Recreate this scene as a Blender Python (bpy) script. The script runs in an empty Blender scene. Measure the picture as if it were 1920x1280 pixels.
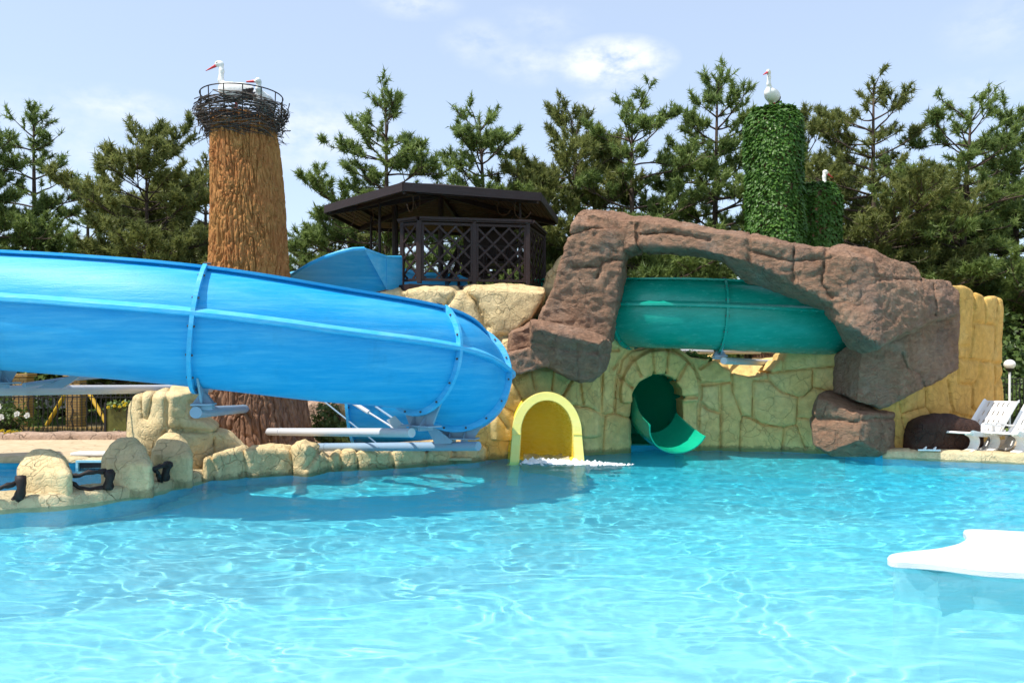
import bpy, bmesh, math, random
import numpy as np
from mathutils import Vector, Matrix
random.seed(7)
RNG = np.random.default_rng(11)
F, CX, YH, H = 1600.0, 960.0, 690.0, 1.7      # lens in photo pixels, picture centre, horizon row, eye height above the water
SC = bpy.context.scene
COL = SC.collection
R = math.radians

def at(px, py, D):
    return np.array([(px - CX) / F * D, D, H + (YH - py) / F * D])

# ------------------------------------------------------------------ objects
ORG = {}
def props(o, label=None, cat=None, group=None, kind=None):
    if label: o['label'] = label
    if cat: o['category'] = cat
    if group: o['group'] = group
    if kind: o['kind'] = kind
    return o

def thing(name, label, cat, loc, group=None):
    o = bpy.data.objects.new(name, None)
    COL.objects.link(o)
    o.empty_display_size = 0.2
    o.location = loc
    ORG[o] = np.array(loc, float)
    return props(o, label, cat, group)

def link_mesh(name, V, Fc, mats, parent=None, loc=None, smooth=False, mi=None):
    V = np.asarray(V, float)
    me = bpy.data.meshes.new(name)
    if parent is not None:
        org = ORG[parent]
    elif loc is not None:
        org = np.array(loc, float)
    else:
        org = np.zeros(3)
    V = V - org
    if isinstance(Fc, np.ndarray):
        k = Fc.shape[1]
        me.vertices.add(len(V)); me.vertices.foreach_set('co', V.ravel().astype(np.float32))
        me.loops.add(Fc.size); me.loops.foreach_set('vertex_index', Fc.ravel().astype(np.int32))
        me.polygons.add(len(Fc))
        me.polygons.foreach_set('loop_start', np.arange(0, Fc.size, k, dtype=np.int32))
        me.polygons.foreach_set('loop_total', np.full(len(Fc), k, dtype=np.int32))
    else:
        me.from_pydata([tuple(v) for v in V], [], [tuple(f) for f in Fc])
    if not isinstance(mats, (list, tuple)):
        mats = [mats]
    for m in mats:
        me.materials.append(m)
    if mi is not None:
        me.polygons.foreach_set('material_index', np.asarray(mi, dtype=np.int32))
    me.polygons.foreach_set('use_smooth', np.full(len(me.polygons), bool(smooth)))
    me.update(calc_edges=True)
    me.validate()
    o = bpy.data.objects.new(name, me)
    COL.objects.link(o)
    if parent is not None:
        o.parent = parent
        ORG[o] = org
    else:
        o.location = org
        ORG[o] = org
    return o

class MB:
    def __init__(s):
        s.V = []; s.F = []; s.M = []
    def add(s, V, Fc, m=0):
        n = len(s.V)
        s.V.extend([tuple(map(float, v)) for v in V])
        for f in Fc:
            s.F.append(tuple(int(i) + n for i in f)); s.M.append(m)
    def box(s, c, size, rot=None, m=0, bev=0.0):
        """box with bevelled edges (bev) given centre and size"""
        sx, sy, sz = [d / 2 for d in size]
        b = min(bev, sx * .9, sy * .9, sz * .9)
        if b <= 0:
            V = [(x * sx, y * sy, z * sz) for x in (-1, 1) for y in (-1, 1) for z in (-1, 1)]
            Fc = [(0, 1, 3, 2), (4, 6, 7, 5), (0, 4, 5, 1), (2, 3, 7, 6), (0, 2, 6, 4), (1, 5, 7, 3)]
        else:
            bm = bmesh.new()
            bmesh.ops.create_cube(bm, size=1)
            bmesh.ops.scale(bm, vec=(sx * 2, sy * 2, sz * 2), verts=bm.verts)
            bmesh.ops.bevel(bm, geom=bm.edges[:], offset=b, segments=2, affect='EDGES', profile=.6)
            bm.verts.ensure_lookup_table()
            V = [v.co[:] for v in bm.verts]
            Fc = [[v.index for v in f.verts] for f in bm.faces]
            bm.free()
        V = np.array(V)
        if rot is not None:
            V = V @ np.array(rot).T
        s.add(V + np.array(c), Fc, m)
    def bar(s, p, q, w, h, m=0, up=(0, 0, 1)):
        p = np.array(p, float); q = np.array(q, float)
        d = q - p; L = np.linalg.norm(d); d = d / L
        u = np.array(up, float)
        if abs(d @ u) > .98: u = np.array([1., 0, 0])
        a = np.cross(d, u); a /= np.linalg.norm(a)
        b = np.cross(a, d)
        Rm = np.stack([d, a, b], 1)
        s.box((p + q) / 2, (L, w, h), Rm, m)
    def tube(s, pts, r, n=10, caps=True, m=0):
        pts = np.array(pts, float)
        k = len(pts)
        r = np.full(k, r) if np.isscalar(r) else np.array(r, float)
        T = np.gradient(pts, axis=0)
        T /= np.linalg.norm(T, axis=1)[:, None] + 1e-12
        u = np.array([0, 0, 1.]) if abs(T[0][2]) < .9 else np.array([1., 0, 0])
        V = []
        ang = np.linspace(0, 2 * np.pi, n, endpoint=False)
        a = np.cross(T[0], u); a /= np.linalg.norm(a)
        for i in range(k):
            a = a - T[i] * (a @ T[i]); a /= np.linalg.norm(a) + 1e-12
            b = np.cross(T[i], a)
            V.append(pts[i] + r[i] * (np.cos(ang)[:, None] * a + np.sin(ang)[:, None] * b))
        V = np.concatenate(V)
        Fc = []
        for i in range(k - 1):
            for j in range(n):
                j2 = (j + 1) % n
                Fc.append((i * n + j, i * n + j2, (i + 1) * n + j2, (i + 1) * n + j))
        if caps:
            Fc.append(tuple(range(n - 1, -1, -1)))
            Fc.append(tuple(range((k - 1) * n, k * n)))
        s.add(V, Fc, m)
    def prism(s, poly, axis_a, axis_b, axis_n, org, thick, m=0):
        """polygon (2-D) extruded along axis_n by +-thick/2"""
        A, B, N, O = [np.array(v, float) for v in (axis_a, axis_b, axis_n, org)]
        P = np.array(poly, float)
        base = O + P[:, :1] * A + P[:, 1:2] * B
        k = len(P)
        V = np.concatenate([base - N * thick / 2, base + N * thick / 2])
        Fc = [tuple(range(k - 1, -1, -1)), tuple(range(k, 2 * k))]
        for i in range(k):
            j = (i + 1) % k
            Fc.append((i, j, k + j, k + i))
        s.add(V, Fc, m)
    def lathe(s, prof, c, n=24, m=0):
        V = []; Fc = []
        for (r, z) in prof:
            for j in range(n):
                a = 2 * math.pi * j / n
                V.append((c[0] + r * math.cos(a), c[1] + r * math.sin(a), c[2] + z))
        for i in range(len(prof) - 1):
            for j in range(n):
                j2 = (j + 1) % n
                Fc.append((i * n + j, i * n + j2, (i + 1) * n + j2, (i + 1) * n + j))
        s.add(V, Fc, m)
    def build(s, name, mats, parent=None, loc=None, smooth=False):
        o = link_mesh(name, s.V, s.F, mats, parent, loc, smooth, s.M)
        if smooth == 'auto':
            me = o.data
            bm = bmesh.new(); bm.from_mesh(me)
            for e in bm.edges:
                if len(e.link_faces) == 2 and e.calc_face_angle(0) > R(38):
                    e.smooth = False
            bm.to_mesh(me); bm.free()
        return o

# ------------------------------------------------------------------ numpy noise
_P = np.random.default_rng(3).permutation(256)
_P = np.concatenate([_P, _P, _P])
_G = np.random.default_rng(4).uniform(-1, 1, 256)
def vnoise(x, y, z):
    xi, yi, zi = np.floor(x).astype(int), np.floor(y).astype(int), np.floor(z).astype(int)
    xf, yf, zf = x - xi, y - yi, z - zi
    u, v, w = [t * t * t * (t * (t * 6 - 15) + 10) for t in (xf, yf, zf)]
    def h(a, b, c):
        return _G[_P[_P[_P[a & 255] + (b & 255)] + (c & 255)]]
    def lerp(a, b, t): return a + (b - a) * t
    return lerp(lerp(lerp(h(xi, yi, zi), h(xi + 1, yi, zi), u), lerp(h(xi, yi + 1, zi), h(xi + 1, yi + 1, zi), u), v),
                lerp(lerp(h(xi, yi, zi + 1), h(xi + 1, yi, zi + 1), u), lerp(h(xi, yi + 1, zi + 1), h(xi + 1, yi + 1, zi + 1), u), v), w)
def fbm(P, scale, oct=3, seed=0.0):
    s = np.zeros(len(P)); a = 1.0
    for k in range(oct):
        q = P * scale + 17.3 * k + seed
        s += a * vnoise(q[:, 0], q[:, 1], q[:, 2]); a *= .5; scale *= 2.03
    return s
def cell2(u, v, per_u=None, jit=.9, seed=0):
    """F1, F2 of a jittered cell pattern, optionally periodic in u"""
    ui, vi = np.floor(u).astype(int), np.floor(v).astype(int)
    f1 = np.full(u.shape, 9.); f2 = np.full(u.shape, 9.)
    for du in (-1, 0, 1):
        for dv in (-1, 0, 1):
            cu, cv = ui + du, vi + dv
            hu = cu % per_u if per_u else cu
            a = _G[_P[_P[(hu + seed) & 255] + (cv & 255)]] * .5 * jit + .5
            b = _G[_P[_P[(hu + 77 + seed) & 255] + ((cv + 31) & 255)]] * .5 * jit + .5
            d = np.hypot(cu + a - u, cv + b - v)
            nf1 = np.minimum(f1, d)
            f2 = np.minimum(f2, np.maximum(f1, d)); f1 = nf1
    return f1, f2

# ------------------------------------------------------------------ distance fields and surface nets
def sd_poly(X, Z, poly):
    P = np.array(poly, float); d = np.full(X.shape, 1e9); s = np.ones(X.shape)
    n = len(P)
    for i in range(n):
        a, b = P[i], P[i - 1]
        e = b - a
        wx, wz = X - a[0], Z - a[1]
        t = np.clip((wx * e[0] + wz * e[1]) / (e @ e + 1e-12), 0, 1)
        d = np.minimum(d, (wx - e[0] * t) ** 2 + (wz - e[1] * t) ** 2)
        c1 = Z >= a[1]; c2 = Z < b[1]; c3 = e[0] * wz > e[1] * wx
        flip = (c1 & c2 & c3) | (~c1 & ~c2 & ~c3)
        s = np.where(flip, -s, s)
    return s * np.sqrt(d)
def d_line(X, Z, pts):
    P = np.array(pts, float); d = np.full(X.shape, 1e9)
    for a, b in zip(P[:-1], P[1:]):
        e = b - a
        wx, wz = X - a[0], Z - a[1]
        t = np.clip((wx * e[0] + wz * e[1]) / (e @ e + 1e-12), 0, 1)
        d = np.minimum(d, np.hypot(wx - e[0] * t, wz - e[1] * t))
    return d
def surface_nets(Fv, org, h):
    S = Fv < 0
    c = [S[i:S.shape[0] - 1 + i, j:S.shape[1] - 1 + j, k:S.shape[2] - 1 + k] for i in (0, 1) for j in (0, 1) for k in (0, 1)]
    cnt = sum(a.astype(np.int8) for a in c)
    mixed = (cnt > 0) & (cnt < 8)
    idx = np.argwhere(mixed)
    ids = np.full(mixed.shape, -1, np.int64)
    ids[mixed] = np.arange(len(idx))
    corners = [(i, j, k) for i in (0, 1) for j in (0, 1) for k in (0, 1)]
    vals = {cc: Fv[idx[:, 0] + cc[0], idx[:, 1] + cc[1], idx[:, 2] + cc[2]] for cc in corners}
    acc = np.zeros((len(idx), 3)); num = np.zeros(len(idx))
    for a in corners:
        for ax in range(3):
            if a[ax] == 0:
                b = list(a); b[ax] = 1; b = tuple(b)
                va, vb = vals[a], vals[b]
                m = (va < 0) != (vb < 0)
                t = np.where(m, va / np.where(m, va - vb, 1), 0)
                p = np.tile(np.array(a, float), (len(idx), 1)); p[:, ax] = t
                acc += p * m[:, None]; num += m
    V = (idx + acc / num[:, None]) * h + np.array(org)
    Q = []
    for ax in range(3):
        o1, o2 = [(1, 2), (2, 0), (0, 1)][ax]
        lo = [slice(None)] * 3; hi = [slice(None)] * 3
        lo[ax] = slice(0, -1); hi[ax] = slice(1, None)
        A, B = S[tuple(lo)], S[tuple(hi)]
        e = np.argwhere(A != B)
        ok = (e[:, o1] > 0) & (e[:, o2] > 0) & (e[:, o1] < Fv.shape[o1] - 1) & (e[:, o2] < Fv.shape[o2] - 1)
        e = e[ok]
        if not len(e): continue
        ins = A[e[:, 0], e[:, 1], e[:, 2]]
        def g(d1, d2):
            q = e.copy(); q[:, o1] += d1; q[:, o2] += d2
            return ids[q[:, 0], q[:, 1], q[:, 2]]
        q = np.stack([g(-1, -1), g(0, -1), g(0, 0), g(-1, 0)], 1)
        q[~ins] = q[~ins][:, ::-1]
        Q.append(q)
    Q = np.concatenate(Q)
    return V, Q
def vert_normals(V, Q):
    n = np.cross(V[Q[:, 2]] - V[Q[:, 0]], V[Q[:, 3]] - V[Q[:, 1]])
    N = np.zeros_like(V)
    for k in range(4):
        np.add.at(N, Q[:, k], n)
    return N / (np.linalg.norm(N, axis=1)[:, None] + 1e-12)
def roughen(V, Q, amps, seed=0.):
    N = vert_normals(V, Q)
    d = np.zeros(len(V))
    for (sc, amp, oc) in amps:
        if oc < 0:                       # wrinkled: ridges between pits
            W_ = V + .06 * np.stack([fbm(V, 2.5, 2, seed + 3), fbm(V, 2.5, 2, seed + 7), fbm(V, 2.5, 2, seed + 11)], 1)
            d += amp * (.5 - 2.2 * np.abs(fbm(W_ * [1, 1, 1.5], sc, -oc, seed + 5)))
        else:
            d += amp * fbm(V, sc, oc, seed)
    return V + N * d[:, None]

def carved(outline, D, thick, h=.05, r=.12, planes=None, seams=(), seam_w=.035, seam_d=.07, holes=(), bulge=None, pillow=.06, bevel=None,
           amps=((.9, .06, 2), (4., .02, 3)), seed=0., skew=0.):
    """a block of artificial rock: outline in photo pixels carried to its own distance D (number or list of (px, D)),
    given thickness, rounded edges, facet planes (px,py,offset)x3, carved seams and openings"""
    if np.isscalar(D): D = [(0, D), (1920, D)]
    pxs = np.array([p for p, _ in D], float); Ds = np.array([d for _, d in D], float)
    def xz(p):
        d = np.interp(p[0], pxs, Ds)
        return ((p[0] - CX) / F * d, H + (YH - p[1]) / F * d)
    Xs = (pxs - CX) / F * Ds
    poly = [xz(p) for p in outline]
    P = np.array(poly)
    lo = P.min(0) - .25; hi = P.max(0) + .25
    xs = np.arange(lo[0], hi[0], h); zs = np.arange(lo[1], hi[1], h)
    X, Z = np.meshgrid(xs, zs, indexing='ij')
    d2 = sd_poly(X, Z, poly)
    yf = np.interp(X, Xs, Ds)
    if planes:
        off = np.full(X.shape, -1e9)
        for tri in planes:
            (a, b, c) = [np.array([*xz(t[:2]), t[2]]) for t in tri]
            n = np.cross(b - a, c - a)
            off = np.maximum(off, a[2] - (n[0] * (X - a[0]) + n[1] * (Z - a[1])) / n[2])
        yf = yf + off
    if bevel is not None:                # the face below this line leans back
        L_ = np.array([xz(p) for p in bevel[0]])
        yf = yf + np.maximum(0, np.interp(X, L_[:, 0], L_[:, 1]) - Z) * bevel[1]
    if bulge is not None:
        yf = yf + bulge(X, Z, xz)
    ds = np.full(X.shape, 9.)
    for s_ in seams:
        ds = np.minimum(ds, d_line(X, Z, [xz(p) for p in s_]))
    # wobble so that no carved line is ruler straight
    g = seam_d * np.exp(-(ds / seam_w) ** 2)
    pil = -pillow * np.clip(ds / .20, 0, 1) ** .5 if len(seams) else 0.
    yf = yf + pil
    for hp in holes:
        d2 = np.maximum(d2, -sd_poly(X, Z, [xz(p) for p in hp]))
    y0 = yf.min() - .2
    yb = (np.interp(X, Xs, Ds) + thick)
    y1 = yb.max() + .2
    ys = np.arange(y0, y1, h)
    Dm = float(np.interp(P[:, 0].mean(), Xs, Ds))
    Y = ys[None, None, :]
    dy = np.maximum(yf[:, :, None] - Y, Y - yb[:, :, None])
    a = d2[:, :, None] + r; b = dy + r
    Fv = np.minimum(np.maximum(a, b), 0) + np.sqrt(np.maximum(a, 0) ** 2 + np.maximum(b, 0) ** 2) - r
    Fv = Fv + g[:, :, None]
    # array order (x, z, y) -> (x, y, z)
    Fv = np.transpose(Fv, (0, 2, 1))
    Fv[0] = Fv[-1] = 1; Fv[:, 0] = Fv[:, -1] = 1; Fv[:, :, 0] = Fv[:, :, -1] = 1
    V, Q = surface_nets(Fv, (xs[0], ys[0], zs[0]), h)
    V[:, 0] += skew * (V[:, 1] - (np.interp(V[:, 0], Xs, Ds) if len(Xs) > 2 else Dm))          # the block stands at an angle to the picture
    V = roughen(V, Q, amps, seed)
    return V, Q
# ------------------------------------------------------------------ materials
def ramp(nt, fac, stops):
    n = nt.nodes.new('ShaderNodeValToRGB')
    e = n.color_ramp.elements
    while len(e) < len(stops): e.new(.5)
    for el, (p, c) in zip(e, stops):
        el.position = p; el.color = (*c, 1) if len(c) == 3 else c
    nt.links.new(fac, n.inputs[0])
    return n.outputs[0]
class NT:
    def __init__(s, name):
        s.m = bpy.data.materials.new(name); s.m.use_nodes = True
        s.t = s.m.node_tree; s.n = s.t.nodes; s.l = s.t.links
        s.b = s.n['Principled BSDF']
        s.tc = s.n.new('ShaderNodeTexCoord').outputs['Object']
    def map(s, scale=(1, 1, 1), src=None):
        n = s.n.new('ShaderNodeMapping'); n.inputs['Scale'].default_value = scale
        s.l.new(src or s.tc, n.inputs[0]); return n.outputs[0]
    def noise(s, scale, detail=4, rough=.55, vec=None, dist=0):
        n = s.n.new('ShaderNodeTexNoise'); n.inputs['Scale'].default_value = scale
        n.inputs['Detail'].default_value = detail; n.inputs['Roughness'].default_value = rough
        n.inputs['Distortion'].default_value = dist
        s.l.new(vec or s.tc, n.inputs['Vector']); return n.outputs['Fac']
    def noisec(s, scale, vec=None):
        n = s.n.new('ShaderNodeTexNoise'); n.inputs['Scale'].default_value = scale
        s.l.new(vec or s.tc, n.inputs['Vector']); return n.outputs['Color']
    def vor(s, scale, feature='F1', vec=None, out='Distance', rand=1):
        n = s.n.new('ShaderNodeTexVoronoi'); n.feature = feature; n.inputs['Scale'].default_value = scale
        n.inputs['Randomness'].default_value = rand
        s.l.new(vec or s.tc, n.inputs['Vector']); return n.outputs[out]
    def math(s, op, a, b=None, clamp=False):
        n = s.n.new('ShaderNodeMath'); n.operation = op; n.use_clamp = clamp
        for i, v in enumerate((a, b)):
            if v is None: continue
            if hasattr(v, 'default_value') or hasattr(v, 'links'): s.l.new(v, n.inputs[i])
            else: n.inputs[i].default_value = v
        return n.outputs[0]
    def mix(s, fac, a, b, mode='MIX'):
        n = s.n.new('ShaderNodeMix'); n.data_type = 'RGBA'; n.blend_type = mode
        for i, v in ((0, fac), (6, a), (7, b)):
            if hasattr(v, 'links'): s.l.new(v, n.inputs[i])
            elif i == 0: n.inputs[0].default_value = v
            else: n.inputs[i].default_value = (*v, 1)
        return n.outputs[2]
    def warp(s, scale, amt, vec=None):
        c = s.noisec(scale, vec)
        n = s.n.new('ShaderNodeVectorMath'); n.operation = 'MULTIPLY_ADD'
        s.l.new(c, n.inputs[0]); n.inputs[1].default_value = (amt,) * 3
        s.l.new(vec or s.tc, n.inputs[2]); return n.outputs[0]
    def bump(s, height, dist, strength=1., normal=None):
        n = s.n.new('ShaderNodeBump'); n.inputs['Distance'].default_value = dist; n.inputs['Strength'].default_value = strength
        s.l.new(height, n.inputs['Height'])
        if normal: s.l.new(normal, n.inputs['Normal'])
        return n.outputs[0]
    def fin(s, col=None, rough=.6, normal=None, spec=.4):
        if col is not None:
            if hasattr(col, 'links'): s.l.new(col, s.b.inputs['Base Color'])
            else: s.b.inputs['Base Color'].default_value = (*col, 1)
        if hasattr(rough, 'links'): s.l.new(rough, s.b.inputs['Roughness'])
        else: s.b.inputs['Roughness'].default_value = rough
        s.b.inputs['Specular IOR Level'].default_value = spec
        if normal: s.l.new(normal, s.b.inputs['Normal'])
        return s.m

def rock_mat(name, c0, c1, c2, crack=.5, crackc=(.08, .06, .04), bumpd=.03, fine=.012, cs=3.2, chis=False, wet=False):
    t = NT(name)
    n1 = t.noise(1.1, 5, .6); n2 = t.noise(7, 5, .6)
    col = ramp(t.t, n1, [(.32, c0), (.5, c1), (.68, c2)])
    col = t.mix(.55, col, ramp(t.t, n2, [(.3, tuple(x * .68 for x in c1)), (.7, tuple(min(1, x * 1.3) for x in c1))]), 'MIX')
    w = t.warp(2.6, .55)
    e1 = t.vor(cs, 'DISTANCE_TO_EDGE', w)
    e2 = t.vor(cs * 2.7, 'DISTANCE_TO_EDGE', t.warp(5, .35))
    k1 = ramp(t.t, e1, [(0, (0, 0, 0)), (.035, (1, 1, 1))])
    gate = ramp(t.t, t.noise(1.3, 2), [(.46, (1, 1, 1)), (.58, (0, 0, 0))])      # cracks run only in places
    k1g = t.mix(gate, (1, 1, 1), k1)
    col = t.mix(t.math('MULTIPLY', t.math('SUBTRACT', 1., k1g), crack), col, crackc)
    # weathering: grey patches, run-down stains, a dark algae line at the water
    if chis:
        gp = ramp(t.t, t.noise(.75, 5, .65, t.map((1, 1, .8))), [(.50, (0, 0, 0)), (.66, (1, 1, 1))])
        col = t.mix(t.math('MULTIPLY', gp, .38), col, (.16, .14, .135))
        lp = ramp(t.t, t.noise(1.7, 5, .7), [(.55, (0, 0, 0)), (.72, (1, 1, 1))])
        col = t.mix(t.math('MULTIPLY', lp, .35), col, (.50, .38, .30))
    sp = ramp(t.t, t.noise(3.2, 5, .65, t.map((1.4, 1.4, .22))), [(.56, (0, 0, 0)), (.74, (1, 1, 1))])
    col = t.mix(t.math('MULTIPLY', sp, .30), col, tuple(x * .38 for x in c1))
    if wet:
        sx = t.n.new('ShaderNodeSeparateXYZ'); t.l.new(t.tc, sx.inputs[0])
        zl = t.math('SUBTRACT', sx.outputs[2], t.math('MULTIPLY', t.noise(6, 5, .75), .26))
        wl_ = ramp(t.t, t.math('ADD', zl, .5), [(.40, (1, 1, 1)), (.45, (0, 0, 0))])
        col = t.mix(t.math('MULTIPLY', wl_, .55), col, (.06, .06, .03))
    k2 = ramp(t.t, e2, [(0, (0, 0, 0)), (.1, (1, 1, 1))])
    nf = t.noise(38, 4, .7)
    h = t.math('ADD', t.math('MULTIPLY', t.noise(9, 6, .65), 1.), t.math('MULTIPLY', k2, .25))
    b = t.bump(h, bumpd)
    if chis:                                              # chiselled, wrinkled surface
        wv = t.warp(4, .5)
        c1 = t.vor(9, 'F1', wv); c2 = t.noise(6, 5, .7, t.map((1, 1, 2.2)), 2.2)
        b = t.bump(c1, .014, 1., b); b = t.bump(c2, .09, 1., b)
    b = t.bump(k1g, bumpd * .6, 1., b)
    b = t.bump(nf, fine, 1., b)
    return t.fin(col, .82, b, .25)
M = {}
M['stone'] = rock_mat('yellow_painted_stone', (.54, .345, .115), (.68, .465, .175), (.74, .56, .28), .35, (.16, .13, .05), .014, .006, wet=True)
M['stone_light'] = rock_mat('cream_painted_stone', (.54, .39, .18), (.66, .50, .265), (.72, .60, .37), .32, (.22, .19, .09), .022, .009, wet=True)
M['stone_orange'] = rock_mat('orange_painted_stone', (.50, .27, .055), (.60, .36, .095), (.66, .45, .16), .25, (.25, .14, .03), .014, .006)
M['brown_rock'] = rock_mat('brown_painted_rock', (.25, .13, .078), (.34, .195, .122), (.44, .29, .20), .22, (.10, .065, .05), .03, .014, 1.2, chis=True)
M['dark_rock'] = rock_mat('dark_brown_rock', (.035, .018, .012), (.055, .026, .018), (.075, .04, .028), .5, (.02, .01, .01), .03)
M['pink_rock'] = rock_mat('pinkish_rock', (.30, .20, .14), (.42, .29, .21), (.5, .38, .28), .6)
M['coping'] = rock_mat('coping_stone', (.46, .35, .18), (.56, .45, .26), (.62, .52, .34), .4, (.2, .14, .06), .02)

def bark_mat():
    t = NT('orange_brown_bark')
    n1 = t.noise(2.2, 4, .6); n2 = t.noise(14, 5, .65, t.map((1, 1, .35)))
    col = ramp(t.t, n2, [(.25, (.17, .065, .022)), (.5, (.38, .165, .055)), (.75, (.54, .27, .10))])
    col = t.mix(.35, col, ramp(t.t, n1, [(.35, (.42, .15, .045)), (.6, (.50, .27, .08))]))
    b = t.bump(t.noise(22, 6, .7, t.map((1, 1, .4))), .03)
    b = t.bump(t.noise(70, 3, .7), .008, 1, b)
    return t.fin(col, .85, b, .2)
M['bark'] = bark_mat()
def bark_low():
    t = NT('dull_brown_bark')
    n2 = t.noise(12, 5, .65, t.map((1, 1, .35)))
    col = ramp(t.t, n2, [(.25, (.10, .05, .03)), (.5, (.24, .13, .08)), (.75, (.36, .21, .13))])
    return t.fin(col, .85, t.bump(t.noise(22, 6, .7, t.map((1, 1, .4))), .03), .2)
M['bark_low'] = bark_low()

def fibre(name, c, fade, rough=.32, scale=(1.2, 1.2, 5), famt=.55):
    t = NT(name)
    v = t.map(scale)
    f1 = t.noise(1.6, 6, .62, v, .4)
    f2 = t.noise(5.0, 5, .7, v)
    f3 = t.noise(45, 3, .6)
    k = ramp(t.t, f1, [(.44, (0, 0, 0)), (.72, (1, 1, 1))])
    k2 = ramp(t.t, f2, [(.45, (0, 0, 0)), (.8, (1, 1, 1))])
    fac = t.math('MULTIPLY', t.math('ADD', t.math('MULTIPLY', k, .6), t.math('MULTIPLY', k2, .5)), famt, True)
    col = t.mix(fac, c, fade)
    col = t.mix(t.math('MULTIPLY', ramp(t.t, t.noise(3, 5, .7, t.map((1, 1, .5))), [(.55, (0, 0, 0)), (.8, (1, 1, 1))]), .25), col, tuple(x * .55 for x in c))
    rr = t.math('ADD', t.math('MULTIPLY', f2, .25), rough - .1)
    return t.fin(col, rr, t.bump(t.math('ADD', t.math('MULTIPLY', f3, .3), f2), .006), .45)
M['blue'] = fibre('faded_blue_fibreglass', (.0, .315, .66), (.13, .52, .78), .5, (.45, .45, 5), .7)
M['blue_rib'] = fibre('pale_blue_fibreglass', (.03, .39, .71), (.26, .60, .83), .5)
M['green'] = fibre('sea_green_fibreglass', (.0, .26, .19), (.05, .42, .32), .22)
M['green_dark'] = fibre('deep_green_fibreglass', (.0, .30, .19), (.03, .40, .26), .18, famt=.3)
M['green_bright'] = fibre('glossy_green_fibreglass', (.005, .40, .23), (.05, .50, .32), .12, famt=.3)
M['yellow'] = fibre('yellow_fibreglass', (.95, .66, .06), (.95, .74, .15), .25, famt=.4)
M['yellow_rim'] = fibre('pale_yellow_fibreglass', (.85, .74, .20), (.86, .79, .36), .3, famt=.5)
def translucent(m, col, amt):
    nt = m.node_tree; b = nt.nodes['Principled BSDF']; tr = nt.nodes.new('ShaderNodeBsdfTranslucent'); tr.inputs[0].default_value = (*col, 1)
    mx = nt.nodes.new('ShaderNodeMixShader'); mx.inputs[0].default_value = amt
    nt.links.new(b.outputs[0], mx.inputs[1]); nt.links.new(tr.outputs[0], mx.inputs[2]); nt.links.new(mx.outputs[0], nt.nodes['Material Output'].inputs[0])
translucent(M['green_dark'], (.02, .45, .28), .4)
def metal_paint(name, c, rough=.45, dirt=(.25, .22, .18), amt=.3):
    t = NT(name)
    k = ramp(t.t, t.noise(6, 6, .7), [(.55, (0, 0, 0)), (.8, (1, 1, 1))])
    col = t.mix(t.math('MULTIPLY', k, amt), c, dirt)
    return t.fin(col, rough, t.bump(t.noise(60, 3), .002), .4)
M['pipe'] = metal_paint('grey_painted_steel', (.52, .53, .56), .42)
M['pipe_blue'] = metal_paint('bluish_grey_steel', (.24, .34, .44), .42)
M['bolt'] = metal_paint('dark_bolt_steel', (.08, .07, .07), .5)
def wood(name, c, rough=.5, sc=(1, 1, 12)):
    t = NT(name)
    n = t.noise(9, 5, .6, t.map(sc))
    col = ramp(t.t, n, [(.3, tuple(x * .6 for x in c)), (.7, tuple(x * 1.4 for x in c))])
    return t.fin(col, rough, t.bump(n, .004), .35)
M['wood'] = wood('dark_brown_stained_wood', (.027, .013, .011))
M['wood_roof'] = wood('brown_roof_boards', (.085, .042, .022), .7)
M['fascia'] = wood('dark_purple_brown_fascia', (.024, .013, .013), .55, (.3, .3, 12))
M['shingle'] = rock_mat('roof_shingle', (.03, .02, .018), (.04, .027, .024), (.05, .035, .03), .2)
M['black'] = metal_paint('black_wrought_iron', (.012, .010, .010), .5, (.06, .03, .02), .4)
M['branch'] = wood('dark_branch', (.022, .013, .011), .65, (3, 3, 3))
M['twig'] = wood('dry_twig', (.13, .10, .08), .85, (4, 4, 4))
M['twig_dark'] = wood('old_dark_twig', (.045, .036, .032), .85, (4, 4, 4))
M['plastic'] = metal_paint('white_plastic', (.82, .80, .76), .35, (.6, .5, .36), .25)
M['foam'] = None
M['white'] = metal_paint('white_paint', (.8, .8, .79), .5)
M['yellow_pole'] = metal_paint('yellow_pole_paint', (.60, .36, .03), .45, (.2, .1, .03), .4)
def simple(name, c, rough=.6, var=.3, sc=8):
    t = NT(name)
    n = t.noise(sc, 5, .6)
    col = ramp(t.t, n, [(.3, tuple(x * (1 - var) for x in c)), (.7, tuple(min(1, x * (1 + var)) for x in c))])
    return t.fin(col, rough, t.bump(n, .004), .3)
def leafy(name, cs, rough=.5, trans=.25, sc=2.0, fine=None):
    """leaf material: colour varies between leaves and between clumps"""
    t = NT(name)
    geo = t.n.new('ShaderNodeNewGeometry')
    rnd = geo.outputs['Random Per Island']
    c = ramp(t.t, rnd, [(i / (len(cs) - 1), k) for i, k in enumerate(cs)])
    n = t.noise(sc, 3, .6)
    c = t.mix(.5, c, ramp(t.t, n, [(.35, cs[0]), (.65, cs[-1])]))
    t.fin(c, rough, None, .3)
    tr = t.n.new('ShaderNodeBsdfTranslucent'); t.l.new(c, tr.inputs[0])
    mx = t.n.new('ShaderNodeMixShader'); mx.inputs[0].default_value = trans
    t.l.new(t.b.outputs[0], mx.inputs[1]); t.l.new(tr.outputs[0], mx.inputs[2])
    t.l.new(mx.outputs[0], t.n['Material Output'].inputs[0])
    return t.m
M['needles'] = leafy('pine_needles', [(.085, .135, .04), (.185, .26, .068), (.29, .37, .105)], .5, .42, .8)
M['needles_b'] = leafy('olive_pine_needles', [(.09, .12, .035), (.20, .225, .06), (.31, .325, .10)], .5, .42, .8)
M['ivy'] = leafy('ivy_leaves', [(.035, .10, .012), (.065, .16, .02), (.12, .24, .04)], .42, .3, 1.5)
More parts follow.
